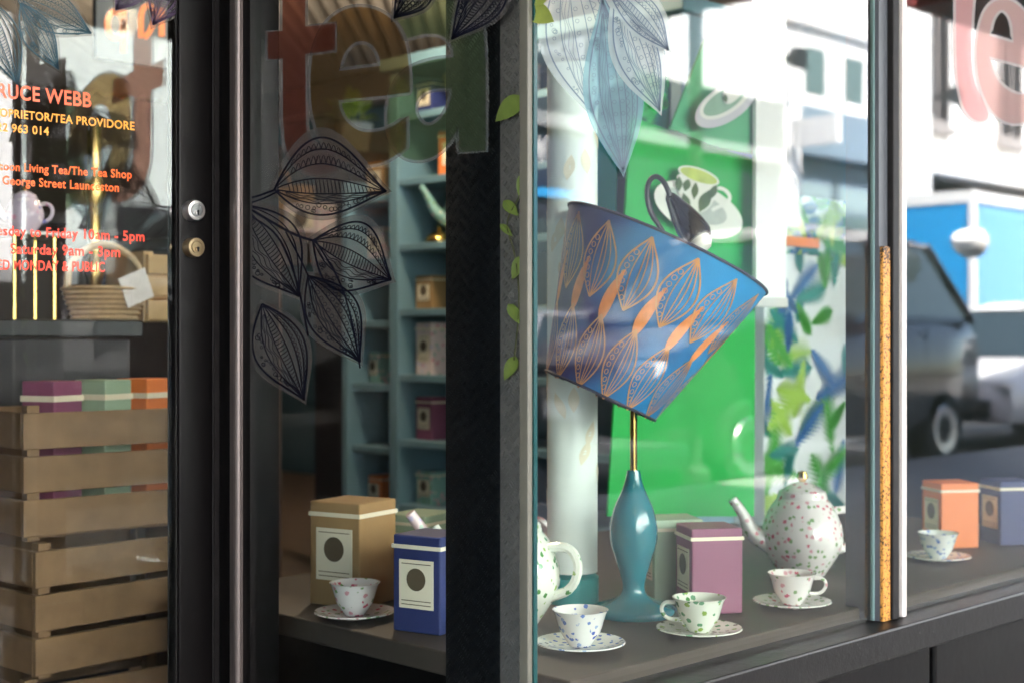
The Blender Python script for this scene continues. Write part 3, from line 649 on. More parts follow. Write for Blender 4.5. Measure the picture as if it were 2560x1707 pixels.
box_tag = mat('cream_card', (.75, .66, .5), .6); box_or = mat('orange_card', (.75, .2, .05), .6); kraft = mat('kraft_paper', (.32, .19, .08), .8, noise=.15)
def teabox(loc, m, label, s=(.1, .07, .12), rz=0, group='tea boxes on the shelves', tagm=box_tag):
    t = thing('tea_box', label, 'box', loc, rz, group)
    obj('carton', B().box((-s[0]/2, -s[1]/2, 0), (s[0]/2, s[1]/2, s[2]), .003), m, t, local=True)
    obj('paper_label', B().box((-s[0]/2-.0015, -s[1]*.36, s[2]*.25), (-s[0]/2-.0002, s[1]*.36, s[2]*.75)), tagm, t, local=True)
    obj('lid_band', B().box((-s[0]/2-.002, -s[1]/2-.002, s[2]*.86), (s[0]/2+.002, s[1]/2+.002, s[2]*.9)), tagm, t, local=True)
    em = B().lathe([(0, 0), (s[1]*.2, 0), (s[1]*.2, .0006), (0, .0006)], 20, (-s[0]/2-.0016, 0, s[2]*.55), M=Matrix.Rotation(math.radians(-90), 4, 'Y')); obj('emblem', em, mat('emblem_ink', (.10, .07, .04), .6), t, local=True)
    fr_ = B()
    for zz in (.29, .71, .33): fr_.box((-s[0]/2-.0019, -s[1]*.31, s[2]*zz-.0008), (-s[0]/2-.0016, s[1]*.31, s[2]*zz+.0008))
    obj('label_rule', fr_, MATS['emblem_ink'], t, local=True); return t
teabox((XS+.12, ys_(1086), zt[0]), box_or, 'orange tea box with a cream label on the teal shelf above the mint teapot', (.1, .12, .15), .3)
teabox((XS+.2, ys_(1050)-.25, zt[0]+dz), rose, 'pink floral tea box on the high teal shelf', (.1, .1, .16), .1)
# shells / wicker on the shelf above (ridged pale thing)
t = thing('wicker_basket', 'small pale ribbed wicker basket on the upper teal shelf', 'basket', (XS+.14, ys_(1105), zt[0]+dz))
bsk = B()
for k in range(10): 
    bsk.lathe([(.07+.003*k, .012*k), (.076+.003*k, .012*k+.006), (.07+.003*k, .012*k+.012)], 24, cap=False)
obj('weave', bsk, mat('wicker', (.5, .36, .22), .7, noise=.3, nscale=60), t, True, local=True)
obj('basket_base', B().lathe([(0, .002), (.07, .002), (.07, .006)], 20), MATS['wicker'], t, local=True)
obj('handle', B().tube([(0, -.095, .11), (0, -.09, .19), (0, 0, .24), (0, .09, .19), (0, .095, .11)], .007, 8), MATS['wicker'], t, True, local=True)
rnd = random.Random(4)
cols = [rose, chintz, box_or, kraft, mat('plum_card', (.22, .06, .12), .5), mat('navy_card', (.02, .03, .12), .5), mat('sage_card', (.3, .4, .28), .6)]
cn = ['pink floral', 'mint floral', 'orange', 'brown kraft', 'plum', 'navy', 'sage green']
lvn = {0: 'lowest', 1: 'second lowest', 2: 'third', 3: 'fourth', 4: 'fifth', 5: 'sixth', 6: 'top', 7: 'top'}
for li, z in enumerate(zlev):
    y = y_l1+.1; k = 0
    while y < y_l1+.24 and z < zt[0]+.01:
        ci = (li*3+k*2) % 7
        if rnd.random() < .8:
            teabox((XS+.17, y, z-.036), cols[ci], f'{cn[ci]} tea box at place {k+1} on the {lvn[li]} shelf of the left bay', (.09, .085, .1+.05*rnd.random()), rnd.uniform(-.2, .2))
        y += .13; k += 1
ordn = ['lowest', 'second', 'third', 'fourth', 'fifth', 'sixth', 'seventh', 'top']
for li, z in enumerate(zlev):
    if abs(z-zA) < .02 or abs(z-zt[0]) < .02 or li > 6: continue
    for k in range(2):
        ci = (li*3+k*2+1) % 7
        teabox((XS+.1+.05*k, y_l0-.07-.115*k, z), cols[ci], f'{cn[ci]} tea box on the {ordn[li]} shelf up, right against the left upright' if k == 0 else f'{cn[ci]} tea box one place in from the upright on the {ordn[li]} shelf up', (.09, .085, .11+.03*((li+k) % 3)), .12*(k-.5))
for li, z in enumerate(zlev):
    continue
    if abs(z-zA) < .02 or abs(z-zt[0]) < .02 or li > 5: continue
    for k in range(3):
        ci = (li*2+k*3) % 7; y = yR+.25+k*.28
        if y > y_l0-.12: continue
        if k == 1: teapot((XS+.17, y, z), [rose, chintz][li % 2], f"{['rose','mint'][li % 2]} floral teapot on the {lvn[li]} shelf of the teal unit", 1.05, math.radians(120+30*li))
        else: teabox((XS+.16, y, z), cols[ci], f'{cn[ci]} tea box on the {lvn[li]} shelf, {["beside the side panel", "", "beside the upright"][k]}', (.1, .12, .13), .15*k)
# butterfly picture on the teal wall
XW = 6.0
def pw(px, py): return at_x(px, py, XW-.03)
pic = thing('picture_frame', 'black framed picture with a blue butterfly on the teal wall', 'picture', pw(672, 408))
a, c = pw(640, 372), pw(705, 446)
obj('frame', B().box((XW-.03, c.y, c.z), (XW-.002, a.y, a.z), .008), mat('frame_black', (.01, .01, .01), .5), pic)
mx = (a.y-c.y)*.16
mt = obj('mount', B().box((XW-.034, c.y+mx, c.z+.03), (XW-.0305, a.y-mx*.4, a.z-.02)), mat('mount_pale', (.42, .38, .36), .8, noise=.3, nscale=30), pic)
cy, cz = (a.y+c.y)/2-.01, (a.z+c.z)/2
wg = B()
for sgn_ in (-1, 1):
    wg.add([(XW-.036, cy, cz), (XW-.037, cy+sgn_*.06, cz+.06), (XW-.037, cy+sgn_*.055, cz+.0), (XW-.036, cy+sgn_*.045, cz-.055), (XW-.036, cy, cz-.03)], [(0, 1, 2, 3, 4)])
obj('butterfly', wg, mat('butterfly_blue', (.02, .08, .3), .4), mt)
# pot plant behind the e
pl = thing('pot_plant', 'bright green leafy pot plant inside the shop behind the letter e', 'plant', at_x(885, 330, 3.8))
pc = at_x(885, 300, 3.8)
obj('pot', B().lathe([(.06, 0), (.08, .12), (.085, .13), (.075, .13), (.07, .11)], 22, (pc.x, pc.y, pc.z-.15)), mat('pot_blue', (.25, .32, .36), .5), pl, True)
obj('stand', B().box((pc.x-.12, pc.y-.12, .01), (pc.x+.12, pc.y+.12, pc.z-.151)), mat('stand_dark', (.03, .025, .03), .6), pl)
pgm = mat('plant_green', (.16, .27, .02), .45, noise=.4, nscale=30)
for k in range(36):
    a_ = rnd.uniform(0, 6.28); el = rnd.uniform(.2, 1.4); Ln = rnd.uniform(.06, .13)
    dv = Vector((math.cos(a_)*math.cos(el), math.sin(a_)*math.cos(el), math.sin(el))); p0_ = pc+Vector((0, 0, -.02))+dv*.05; p2 = p0_+dv*Ln; sd = dv.cross(Vector((0, 0, 1))).normalized()*.028
    mid = (p0_+p2)/2+Vector((0, 0, .012))
    obj('leaf', B().add([p0_, mid+sd, p2, mid-sd, mid], [(0, 1, 4), (1, 2, 4), (2, 3, 4), (3, 0, 4)]), pgm, pl, True)
# kraft bag and pink box seen between the leaf decals
kb = at_x(728, 555, 3.4)
tb = thing('table', 'low dark table inside the shop behind the leaf decals', 'table', (3.3, 4.4, 0))
obj('table_top', B().box((2.8, 4.0, kb.z-.14), (3.8, 5.4, kb.z-.1), .004), mat('dark_timber', (.07, .045, .035), .5, noise=.3), tb)
for x in (2.86, 3.74):
    for y in (4.06, 5.34): obj('leg', B().box((x-.03, y-.03, .01), (x+.03, y+.03, kb.z-.141)), MATS['dark_timber'], tb)
t = thing('paper_bag', 'brown kraft paper bag with a twisted handle on the low table', 'bag', (kb.x, kb.y, kb.z-.099))
obj('bag_body', B().add([(-.05,-.1,0),(.05,-.1,0),(.05,.1,0),(-.05,.1,0),(-.035,-.105,.24),(.035,-.105,.24),(.035,.105,.24),(-.035,.105,.24)], [(0,3,2,1),(0,1,5,4),(1,2,6,5),(2,3,7,6),(3,0,4,7)]), kraft, t, local=True)
obj('handle', B().tube([(-.036, -.05, .22), (-.04, -.03, .3), (-.04, .03, .3), (-.036, .05, .22)], .004, 6), kraft, t, local=True)
k2 = at_x(775, 585, 3.2)
teabox((k2.x, k2.y, kb.z-.099), rose, 'pink floral box beside the kraft bag on the low table', (.1, .17, .13), .2, None)
# pendant lamps (lit, warm) some seen as orange spots high up, others added for light
bulb = mat('warm_bulb', (1, .6, .2), .4, emit=(1, .48, .12), estr=.06)
def pendant(p, lb, power=18):
    t = thing('pendant_lamp', lb, 'lamp', p, 0, 'lit pendant lamps in the shop')
    obj('lamp_shade', B().box((-.1, -.1, -.02), (.1, .1, .12), .01), mat('shade_dark', (.03, .02, .02), .5), t, local=True)
    obj('bulb', B().lathe([(0, -.1), (.05, -.08), (.062, -.04), (.05, 0), (.02, .01)], 16), bulb, t, True, local=True)
    obj('cord', B().tube([(0, 0, .12), (0, 0, max(.14, 2.7-p[2]))], .004, 6), MATS['shade_dark'], t, local=True)
    l = bpy.data.lights.new('lamp_light', 'POINT'); l.energy = power; l.color = (1, .78, .55); l.shadow_soft_size = .06
    lo = bpy.data.objects.new('lamp_light', l); COL.objects.link(lo); lo.parent = t; lo.location = (0, 0, -.18)
pendant(at_x(1219, 70, 5.2), 'lit pendant lamp glowing orange above the black column', .8)
pendant(at_x(1253, 43, 4.6), 'lit pendant lamp glowing orange just under the corner leaf', .8)
pendant(Vector((2.6, 3.0, 2.3)), 'added pendant lamp lighting the teal shelf unit from in front', 3.2)  # out of view, added to brighten the teal shelves
pendant(Vector((3.9, 6.2, 2.35)), 'added pendant lamp lighting the wall and ceiling near the butterfly picture', 2.2)  # added to brighten the teal wall, picture and ceiling

# ------------------------------------------------------------------ behind the door glass
ctr = thing('shop_counter', 'dark shop counter behind the door glass', 'counter', (.9, 3.4, 0))
obj('counter_top', B().box((-.4, 3.0, .96), (1.75, 3.6, 1.0), .004), mat('counter_dark', (.02, .018, .02), .35), ctr)
for i in range(4): obj('front_panel', B().box((-.38+i*.53, 3.03, .02), (.14+i*.53, 3.07, .955), .004), mat('counter_front', (.03, .025, .028), .6), ctr)
def on_counter(px, Y): return at_y(px, 700, Y).x
teapot((on_counter(62, 3.2), 3.2, 1.21), floral('lilac_chintz', (.6, .5, .62), (.2, .2, .45), (.8, .7, .75), (.7, .3, .45), 50), 'lilac floral teapot on a glass stand behind the door lettering', .55, 2.6, None, 'teapot', None)
t = thing('display_stand', 'slim display stand with brass rods under the lilac teapot', 'stand', (on_counter(62, 3.2), 3.2, 1.0))
for dx in (-.05, .05):
    for dy in (-.05, .05): obj('rod', B().tube([(dx, dy, 0), (dx, dy, .20)], .005, 8), gold, t, True, local=True)
obj('stand_top', B().box((-.08, -.08, .201), (.08, .08, .209)), mat('stand_top', (.5, .5, .5), .2), t, local=True)
t = thing('gold_lantern', 'tall gold column lamp base behind the door glass', 'lamp base', (on_counter(235, 3.3), 3.3, 1.0))
obj('column', B().lathe([(.07, 0), (.07, .015), (.022, .04), (.017, .1), (.028, .13), (.017, .16), (.02, .3), (.03, .33), (.018, .37), (.018, .5), (.03, .52)], 24), mat('old_gold', (.5, .33, .12), .25, 1.), t, True, local=True)
def wicker(px, py, Y, lb):
    c = at_y(px, py, Y); t = thing('gift_basket', lb, 'basket', (c.x, c.y, 1.0))
    bs = B()
    for k in range(7): bs.lathe([(.075+.004*k, .012*k), (.083+.004*k, .012*k+.006), (.075+.004*k, .012*k+.012)], 22, cap=False)
    obj('weave', bs, MATS['wicker'], t, True, local=True)
    obj('handle', B().tube([(-.1, 0, .08), (-.095, 0, .15), (0, 0, .2), (.095, 0, .15), (.1, 0, .08)], .009, 8), MATS['wicker'], t, True, local=True)
    obj('gift_tag', B().add([(-.02,-.1,.10),(.05,-.102,.13),(.075,-.104,.06),(.005,-.102,.03),(-.02,-.098,.10),(.05,-.1,.13),(.075,-.102,.06),(.005,-.1,.03)], [(0,1,2,3),(4,7,6,5),(0,4,5,1),(1,5,6,2),(2,6,7,3),(3,7,4,0)]), mat('tag_card', (.75, .68, .66), .6, noise=.2, nscale=40), t, local=True)
wicker(262, 560, 3.15, 'wicker gift basket with a pale card tag on the counter behind the door')
ca = at_y(405, 600, 3.25)
cr = thing('wooden_crate', 'pale wooden crate standing on the counter just beside the door stile', 'crate', (ca.x, 3.25, 1.0))
pine = mat('pine', (.50, .33, .16), .65, noise=.2, nscale=25)
for k in range(3): obj('slat', B().box((-.1, -.1, .004+k*.058), (.16, -.088, .054+k*.058), .002), pine, cr, local=True)
for x in (-.098, .148): obj('corner_post', B().box((x-.008, -.0878, 0), (x+.02, .1, .178)), pine, cr, local=True)
for k in range(3): obj('slat', B().box((-.1, .1005, .004+k*.058), (.16, .112, .054+k*.058), .002), pine, cr, local=True)
obj('crate_base', B().box((-.08, -.085, .001), (.145, .098, .01)), pine, cr, local=True)
t = thing('flag_ribbon', 'red and white twisted ribbon hanging over the wooden crate', 'ribbon', (ca.x-.03, 3.12, 1.16))
obj('ribbon_strip', B().add([(-.012,0,.14),(.012,.002,.14),(.018,-.004,.07),(-.014,-.006,.07),(-.018,0,0),(.014,.003,.0)], [(0,1,2,3),(3,2,5,4)]), mat('red_stripe', (.6, .12, .1), .6, noise=.5, nscale=120), t, local=True)
bsh = thing('back_counter', 'long dark back counter with a row of tins behind the door', 'counter', (1, 5.2, 0))
zb = at_y(360, 562, 5.2).z
obj('counter_top', B().box((.2, 5.0, zb-.04), (2.6, 5.5, zb), .004), MATS['counter_dark'], bsh)
obj('cabinet', B().box((.25, 5.05, .02), (2.55, 5.45, zb-.041)), MATS['counter_front'], bsh)
tin_g = mat('tin_green', (.05, .2, .09), .35); tin_w = mat('tin_cream', (.6, .58, .45), .4)
for k in range(12):
    if 0: pass
    x = .55+k*.105; t = thing('tea_tin', ['first','second','third','fourth','fifth','sixth','seventh','eighth','ninth','tenth','eleventh','last'][k]+(' tin of the row on the back counter, green with a cream lid' if k % 2 else ' tin of the row on the back counter, cream with a green lid'), 'tin', (x, 5.15, zb), 0, 'tins in a row on the back counter')
    obj('can', B().lathe([(.04, 0), (.042, .004), (.042, .1), (.04, .104)], 18), tin_g if k % 2 else tin_w, t, True, local=True)
    obj('lid', B().lathe([(.043, .104), (.043, .118), (.038, .121), (0, .121)], 18), tin_w if k % 2 else tin_g, t, True, local=True)
# added board with orange letters standing in for mirrored lettering, letters as they appear
sb = thing('mirrored_lettering_board', 'added dark blue board with orange letters standing in for mirrored lettering behind the door top', 'sign', at_y(350, 60, 3.6))
s0, s1 = at_y(240, 145, 3.6), at_y(470, -40, 3.6)
obj('board', B().box((s0.x, 3.6, s0.z), (s1.x, 3.62, s1.z)), mat('sign_blue', (.03, .05, .075), .6), sb)
def sign_f(px, py, off): return at_y(px, py, 3.598)
b = B(); ribbon(b, [(288+20*math.cos(i*math.pi/12), 62+33*math.sin(i*math.pi/12)) for i in range(24)], 15, sign_f, 0, True); ribbon(b, [(309, 25), (309, 132)], 14, sign_f, 0)
ribbon(b, chaikin([(352, 95), (352, 30), (365, 12), (385, 20), (388, 45), (375, 80), (360, 95)], 3, False), 14, sign_f, 0); ribbon(b, [(404, 20), (404, 92)], 15, sign_f, 0)
obj('lettering', b, mat('mirrored_orange', (.62, .17, .05), .6), sb)

# ------------------------------------------------------------------ display behind the front pane
pf = thing('display_platform', 'pale raised platform floor inside the front display window', 'platform', (2.2, 1.8, 0))
obj('platform_top', B().box((UR+.12, NF+.03, .40), (3.7, 2.5, .44), .003), mat('platform_wood', (.06, .045, .035), .6, noise=.08), pf)
obj('platform_face', B().box((UR+.14, NF+.05, .02), (3.68, 2.46, .399)), blk, pf)
# blue drum lampshade with copper leaf drawings
Cs = ray(1584, 850); Cs = Cs*(2.62/((Cs.x+Cs.y)/R2)); Cs = Vector((Cs.x, Cs.y, ZC+.036))
fwd = Vector((1, 1, 0)).normalized(); rgt = Vector((1, -1, 0)).normalized(); upv = Vector((0, 0, 1))
ax = (upv+rgt*.46+fwd*.02).normalized()
ex_ = (rgt-ax*rgt.dot(ax)).normalized(); ey_ = ax.cross(ex_)
RS, HS = .112, .30
def shade_pt(ang, h, r=RS):
    r += (h+HS/2)*.30
    return Cs+ax*h+(ex_*math.cos(ang)+ey_*math.sin(ang))*r
ls = thing('table_lamp', 'table lamp with a tilted deep blue drum shade drawn with copper leaves', 'lamp', (Cs.x, Cs.y, .44))
N = 72; vs = []; fs = []
for j, (h, r) in enumerate(((-HS/2, RS), (HS/2, RS), (HS/2, RS-.003), (-HS/2, RS-.003))):
    for i in range(N): vs.append(shade_pt(2*math.pi*i/N, h, r))
for j in range(4):
    for i in range(N): fs.append((j*N+i, j*N+(i+1) % N, ((j+1) % 4)*N+(i+1) % N, ((j+1) % 4)*N+i))
ms = mat('shade_blue', (.03, .05, .22), .55, bump=.25, nscale=500)
nn = ms.node_tree.nodes; LL = ms.node_tree.links
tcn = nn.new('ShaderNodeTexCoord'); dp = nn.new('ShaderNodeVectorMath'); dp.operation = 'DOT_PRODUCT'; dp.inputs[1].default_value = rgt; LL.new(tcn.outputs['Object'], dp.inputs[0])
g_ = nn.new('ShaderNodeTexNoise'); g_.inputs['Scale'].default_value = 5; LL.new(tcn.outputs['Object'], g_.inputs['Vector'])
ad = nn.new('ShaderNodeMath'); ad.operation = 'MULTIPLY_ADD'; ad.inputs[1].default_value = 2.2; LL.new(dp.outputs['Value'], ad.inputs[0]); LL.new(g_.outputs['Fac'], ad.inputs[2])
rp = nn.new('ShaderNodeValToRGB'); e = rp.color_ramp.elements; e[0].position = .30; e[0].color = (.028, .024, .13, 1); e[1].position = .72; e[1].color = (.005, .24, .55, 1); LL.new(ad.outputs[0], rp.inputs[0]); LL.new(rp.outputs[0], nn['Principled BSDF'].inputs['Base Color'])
shade = obj('lamp_shade', B().add(vs, fs), ms, ls, True)
b = B()
for h in (-HS/2, HS/2): b.tube([shade_pt(2*math.pi*i/N, h, RS+.0005) for i in range(N+1)], .0028, 6)
obj('rim_binding', b, mat('binding_dark', (.03, .025, .05), .6), shade, True)
copper = mat('copper_ink', (.72, .34, .13), .35, .35)
def shade_f(x, y, off): return shade_pt(x, y, RS+.0012)
for k in range(14):
    a0 = 2*math.pi*k/14; bz = B(); rr = random.Random(k)
    for row in range(2):
        aa = a0+(math.pi/14 if row else 0); h0 = .0-row*.155; h1 = h0+.135; 
        P0 = leaf_shape((aa, h0), (aa, h1), .17, .17, .45)
        def P(s, e, P0=P0, aa=aa): 
            x, y = P0(s, 0); ww = math.sin(math.pi*s**.9)**1.1 if 0 < s < 1 else 0
            return (aa+e*.20*ww, y)
        stk = [([P(i/20, e_) for i in range(21)], .0022 if abs(e_) == 1 else .0014) for e_ in (-1, 1, -.35, .3, .62, .05)]
        for q in range(7):
            s = .15+.1*q; c = P(s, -.68); stk.append(([(c[0]+.026*math.cos(t_*.9), c[1]+.0048*math.sin(t_*.9)) for t_ in range(8)], .0012))
        for pts, wd in stk:
            vs2 = []; n2 = len(pts)
            for i, (x, y) in enumerate(pts):
                p_ = Vector((pts[max(i-1, 0)][0]*RS, pts[max(i-1, 0)][1])); q_ = Vector((pts[min(i+1, n2-1)][0]*RS, pts[min(i+1, n2-1)][1])); tn = q_-p_; l_ = tn.length or 1
                nx_, ny_ = -tn.y/l_*wd/2, tn.x/l_*wd/2
                vs2 += [shade_pt(x+nx_/RS, y+ny_, RS+.0012), shade_pt(x-nx_/RS, y-ny_, RS+.0012)]
            bz.add(vs2, [(2*i, 2*i+1, 2*i+3, 2*i+2) for i in range(n2-1)])
    obj('leaf_drawing', bz, copper, shade)
    aa = a0+math.pi/14; bp_ = B(); vv = []
    for i in range(15):
        q = i/14; wv = .07*math.sin(math.pi*q**.7)
        for sg_ in (-1, 1): vv.append(shade_pt(aa+.10*q*q+sg_*wv, -.035+.105*q, RS+.0010))
    bp_.add(vv, [(2*i, 2*i+1, 2*i+3, 2*i+2) for i in range(14)])
    obj('petal_print', bp_, mat('petal_orange', (.75, .25, .07), .45, noise=.35, nscale=60), shade)
base_c = Vector((Cs.x, Cs.y, .44))
obj('lamp_base', B().lathe(chaikin([(.075, 0), (.08, .006), (.078, .016), (.03, .03), (.018, .05), (.03, .09), (.047, .14), (.042, .19), (.018, .24), (.012, .27)], 2, False), 40, base_c), mat('lamp_teal', (.02, .16, .20), .2, coat=.6), ls, True)
obj('lamp_stem', B().tube([base_c+Vector((0, 0, .26)), Cs, Cs+ax*.1], .007, 10), gold, ls, True)
# black lamp holder with looping cord
def at_d(px, py, dpt):
    r = ray(px, py); return Vector((0, 0, ZC))+Vector((r.x, r.y, r.z))*dpt
DH = 2.72
hl = thing('lamp_holder', 'glossy black lamp holder with a looping black cord above the blue shade', 'lamp holder', at_d(1720, 560, DH))
gblk = mat('gloss_black', (.008, .008, .009), .14, coat=.8)
p_top, p_bot = at_d(1676, 492, DH), at_d(1748, 600, DH-.04); axh = (p_bot-p_top).normalized(); Lh = (p_bot-p_top).length
Mh = Vector((0, 0, 1)).rotation_difference(axh).to_matrix().to_4x4()
obj('holder_body', B().lathe([(.006, -.006), (.011, 0), (.015, Lh*.12), (.024, Lh*.4), (.030, Lh*.7), (.031, Lh*.9), (.027, Lh), (.022, Lh*1.0)], 32, p_top, M=Mh), gblk, hl, True)
obj('bulb_tip', B().lathe([(.021, Lh*.99), (.022, Lh*1.1), (.014, Lh*1.2), (0, Lh*1.22)], 20, p_top, M=Mh), mat('bulb_white', (.85, .8, .72), .2), hl, True)
loop = chaikin([(1675,492),(1668,470),(1655,448),(1638,440),(1623,452),(1617,478),(1620,510),(1630,540),(1650,566),(1690,640),(1700,720)], 3, False)
obj('cord', B().tube([at_d(x, y, DH-.01+.02*i/len(loop)) for i, (x, y) in enumerate(loop)], .0052, 10), mat('cord_black', (.015, .015, .016), .35), hl, True)
# tall pale cylinder with faint gold leaves
Dc = 2.75; cL, cR = at_d(1368, 700, Dc), at_d(1494, 700, Dc); cc = (cL+cR)/2; rc = (cR-cL).length/2
ty = thing('tall_lantern', 'tall pale cylinder lantern with faint gold leaves beside the blue lampshade', 'lantern', (cc.x, cc.y, .44))
zt_ = at_d(1430, 165, Dc).z
obj('lantern_shade', B().lathe([(rc-.002, .06), (rc, .06), (rc, zt_-.44), (rc-.002, zt_-.44)], 48, (cc.x, cc.y, .44), cap=False), mat('lantern_paper', (.66, .72, .69), .6, noise=.06, nscale=8), ty, True)
obj('lantern_base', B().lathe([(rc*1.05, 0), (rc*1.05, .05), (rc*.8, .06)], 40, (cc.x, cc.y, .44)), mat('teal_base', (.01, .2, .2), .3), ty, True)
bz = B(); rr = random.Random(3)
for k in range(26):
    a0 = rr.uniform(0, 6.28); z0 = rr.uniform(.15, zt_-.6); L_ = .05; tl_ = rr.uniform(-.5, .5); vs2 = []
    for i in range(9):
        s = i/8; wv = .011*math.sin(math.pi*s)
        for sg_ in (-1, 1):
            an = a0+(tl_*L_*s+sg_*wv)/rc; vs2.append((cc.x+(rc+.0012)*math.cos(an), cc.y+(rc+.0012)*math.sin(an), .44+z0+s*L_))
    bz.add(vs2, [(2*i, 2*i+1, 2*i+3, 2*i+2) for i in range(8)])
obj('leaf_print', bz, mat('faint_gold', (.62, .58, .45), .5), ty)
# emerald boards with printed teacups
grn = mat('emerald', (.008, .34, .06), .5, noise=.04, nscale=4); grn2 = mat('emerald_reflection', (.06, .34, .14), .5)  # second green is paler, with the pane's reflection put into the colour
YBd = 2.05
def board(name, poly, Y, m, lb):
    t = thing(name, lb, 'display board', at_y(sum(p[0] for p in poly)/len(poly), max(p[1] for p in poly), Y))
    b = B(); n_ = len(poly); fr = [at_y(x, y, Y) for x, y in poly]; bk = [p+Vector((0, .006, 0)) for p in fr]
    b.add(fr+bk, [tuple(range(n_)), tuple(range(n_, 2*n_))[::-1]]+[(i, (i+1) % n_, n_+(i+1) % n_, n_+i) for i in range(n_)])
    obj('board', b, m, t); return t
board('display_board', [(1578, 292), (1890, 402), (1886, 1290), (1520, 1290)], YBd, grn, 'tall emerald green board standing behind the blue lampshade')
board('display_board', [(1764, 96), (1905, 60), (1886, 385), (1800, 372), (1676, 322)], YBd-.03, grn2, 'tilted green board with the faint upper cup and saucer')
wht = mat('print_white', (.62, .64, .58), .5); shd = mat('print_grey', (.36, .40, .36), .55, noise=.2, nscale=30); lime = mat('print_lime', (.42, .52, .12), .5, noise=.5, nscale=22); lfd = mat('print_leaf', (.05, .10, .035), .5, noise=.5, nscale=40)
def ell(cx, cy, a_, b_, rot, n=40, s0=0, s1=2*math.pi):
    return [(cx+a_*math.cos(s0+(s1-s0)*i/n)*math.cos(rot)-b_*math.sin(s0+(s1-s0)*i/n)*math.sin(rot), cy+a_*math.cos(s0+(s1-s0)*i/n)*math.sin(rot)+b_*math.sin(s0+(s1-s0)*i/n)*math.cos(rot)) for i in range(n)]
def cutout(Y):
    return lambda x, y, off: at_y(x, y, Y-off)
def cup_print(lb, Y, saucer, inner, rim, rimrot, body, handle, sau_m, sau_i):
    """a card cut-out of a cup and saucer, thin layers in front of the board"""
    f = cutout(Y); t = thing('cup_cutout', lb, 'cut-out', at_y(saucer[0], saucer[1], Y), 0, 'teacup cut-outs on the green boards')
    def slab(nm, loop, m, par, off, th=.003):
        b = B(); n_ = len(loop); fill(b, [loop], f, off+th)
        A_ = [f(x, y, off) for x, y in loop]; C_ = [f(x, y, off+th) for x, y in loop]
        b.add(A_+C_, [(i, (i+1) % n_, n_+(i+1) % n_, n_+i) for i in range(n_)]); return obj(nm, b, m, par)
    slab('saucer', ell(*saucer), sau_m, t, 0, .004); 
    b = B(); ribbon(b, ell(*inner), 9, f, .0046, True); obj('saucer_ring', b, wht, t)
    slab('saucer_well', ell(inner[0], inner[1], inner[2]-5, inner[3]-5, inner[4]), sau_i, t, .0041, .0006)
    slab('cup', chaikin(body), wht, t, .006, .003)
    if handle:
        b = B(); ribbon(b, chaikin(handle, 3, False), 9, f, .0095); obj('handle', b, wht, t)
    r_ = ell(rim[0], rim[1], rim[2], rim[3], rimrot); slab('cup_rim', r_, wht, t, .0095, .001)
    slab('cup_inside', ell(rim[0], rim[1], rim[2]-5, rim[3]-4, rimrot), lime, t, .0106, .0004)
    return t, f
t, f = cup_print('bold teacup and saucer cut-out with green leaves behind the black lamp holder', YBd-.02, (1746, 524, 118, 60, .42), (1740, 516, 88, 41, .42), (1747, 440, 54, 19), .34,
    [(1691, 425), (1693, 470), (1706, 520), (1726, 532), (1752, 534), (1775, 520), (1790, 490), (1799, 458)], [(1796, 470), (1812, 474), (1826, 490), (1822, 508), (1800, 516), (1780, 526)], wht, shd)
for (bx, by, tx, ty_, wd) in ((1697, 480, 1698, 440, 9), (1712, 480, 1722, 446, 10), (1735, 500, 1740, 455, 9), (1722, 530, 1708, 482, 11), (1748, 532, 1776, 474, 15), (1775, 500, 1792, 460, 9)):
    P = leaf_shape((bx, by), (tx, ty_), wd, wd, .5); lp = [P(i/10, 1) for i in range(11)]+[P(i/10, -1) for i in range(9, 0, -1)]
    obj('leaf_print', fill(B(), [lp], f, .0096), lfd, t)
pale = mat('print_lilac', (.46, .47, .50), .5); paleg = mat('print_sage', (.20, .34, .24), .5, noise=.3, nscale=15)
t, f = cup_print('faint grey lilac teacup and saucer cut-out above the bold teacup', YBd-.06, (1815, 260, 88, 44, -.58), (1812, 252, 66, 30, -.56), (1851, 175, 33, 13), -.16,
    [(1818, 182), (1812, 220), (1806, 250), (1816, 262), (1832, 258), (1852, 240), (1868, 205), (1878, 178)], None, pale, paleg)
for (bx, by, tx, ty_, wd) in ((1822, 215, 1828, 188, 7), (1842, 212, 1846, 190, 6), (1858, 214, 1866, 190, 7), (1815, 258, 1812, 235, 6)):
    P = leaf_shape((bx, by), (tx, ty_), wd, wd, .5); lp = [P(i/10, 1) for i in range(11)]+[P(i/10, -1) for i in range(9, 0, -1)]
    obj('leaf_print', fill(B(), [lp], f, .0096), lfd, t)
# white roller column beside the boards
wc = thing('white_screen', 'white fabric screen panel hanging beside the green boards', 'screen', at_y(1930, 600, 2.0))
a, c = at_y(1890, 640, 2.0), at_y(1966, -200, 2.0)
obj('fabric', B().box((a.x, 2.0, a.z-.1), (c.x, 2.01, c.z)), mat('screen_white', (.72, .74, .72), .8, noise=.04), wc)
obj('batten', B().box((a.x-.004, 1.996, a.z-.125), (c.x+.004, 2.014, a.z-.1), .003), mat('batten', (.5, .5, .48), .5), wc)
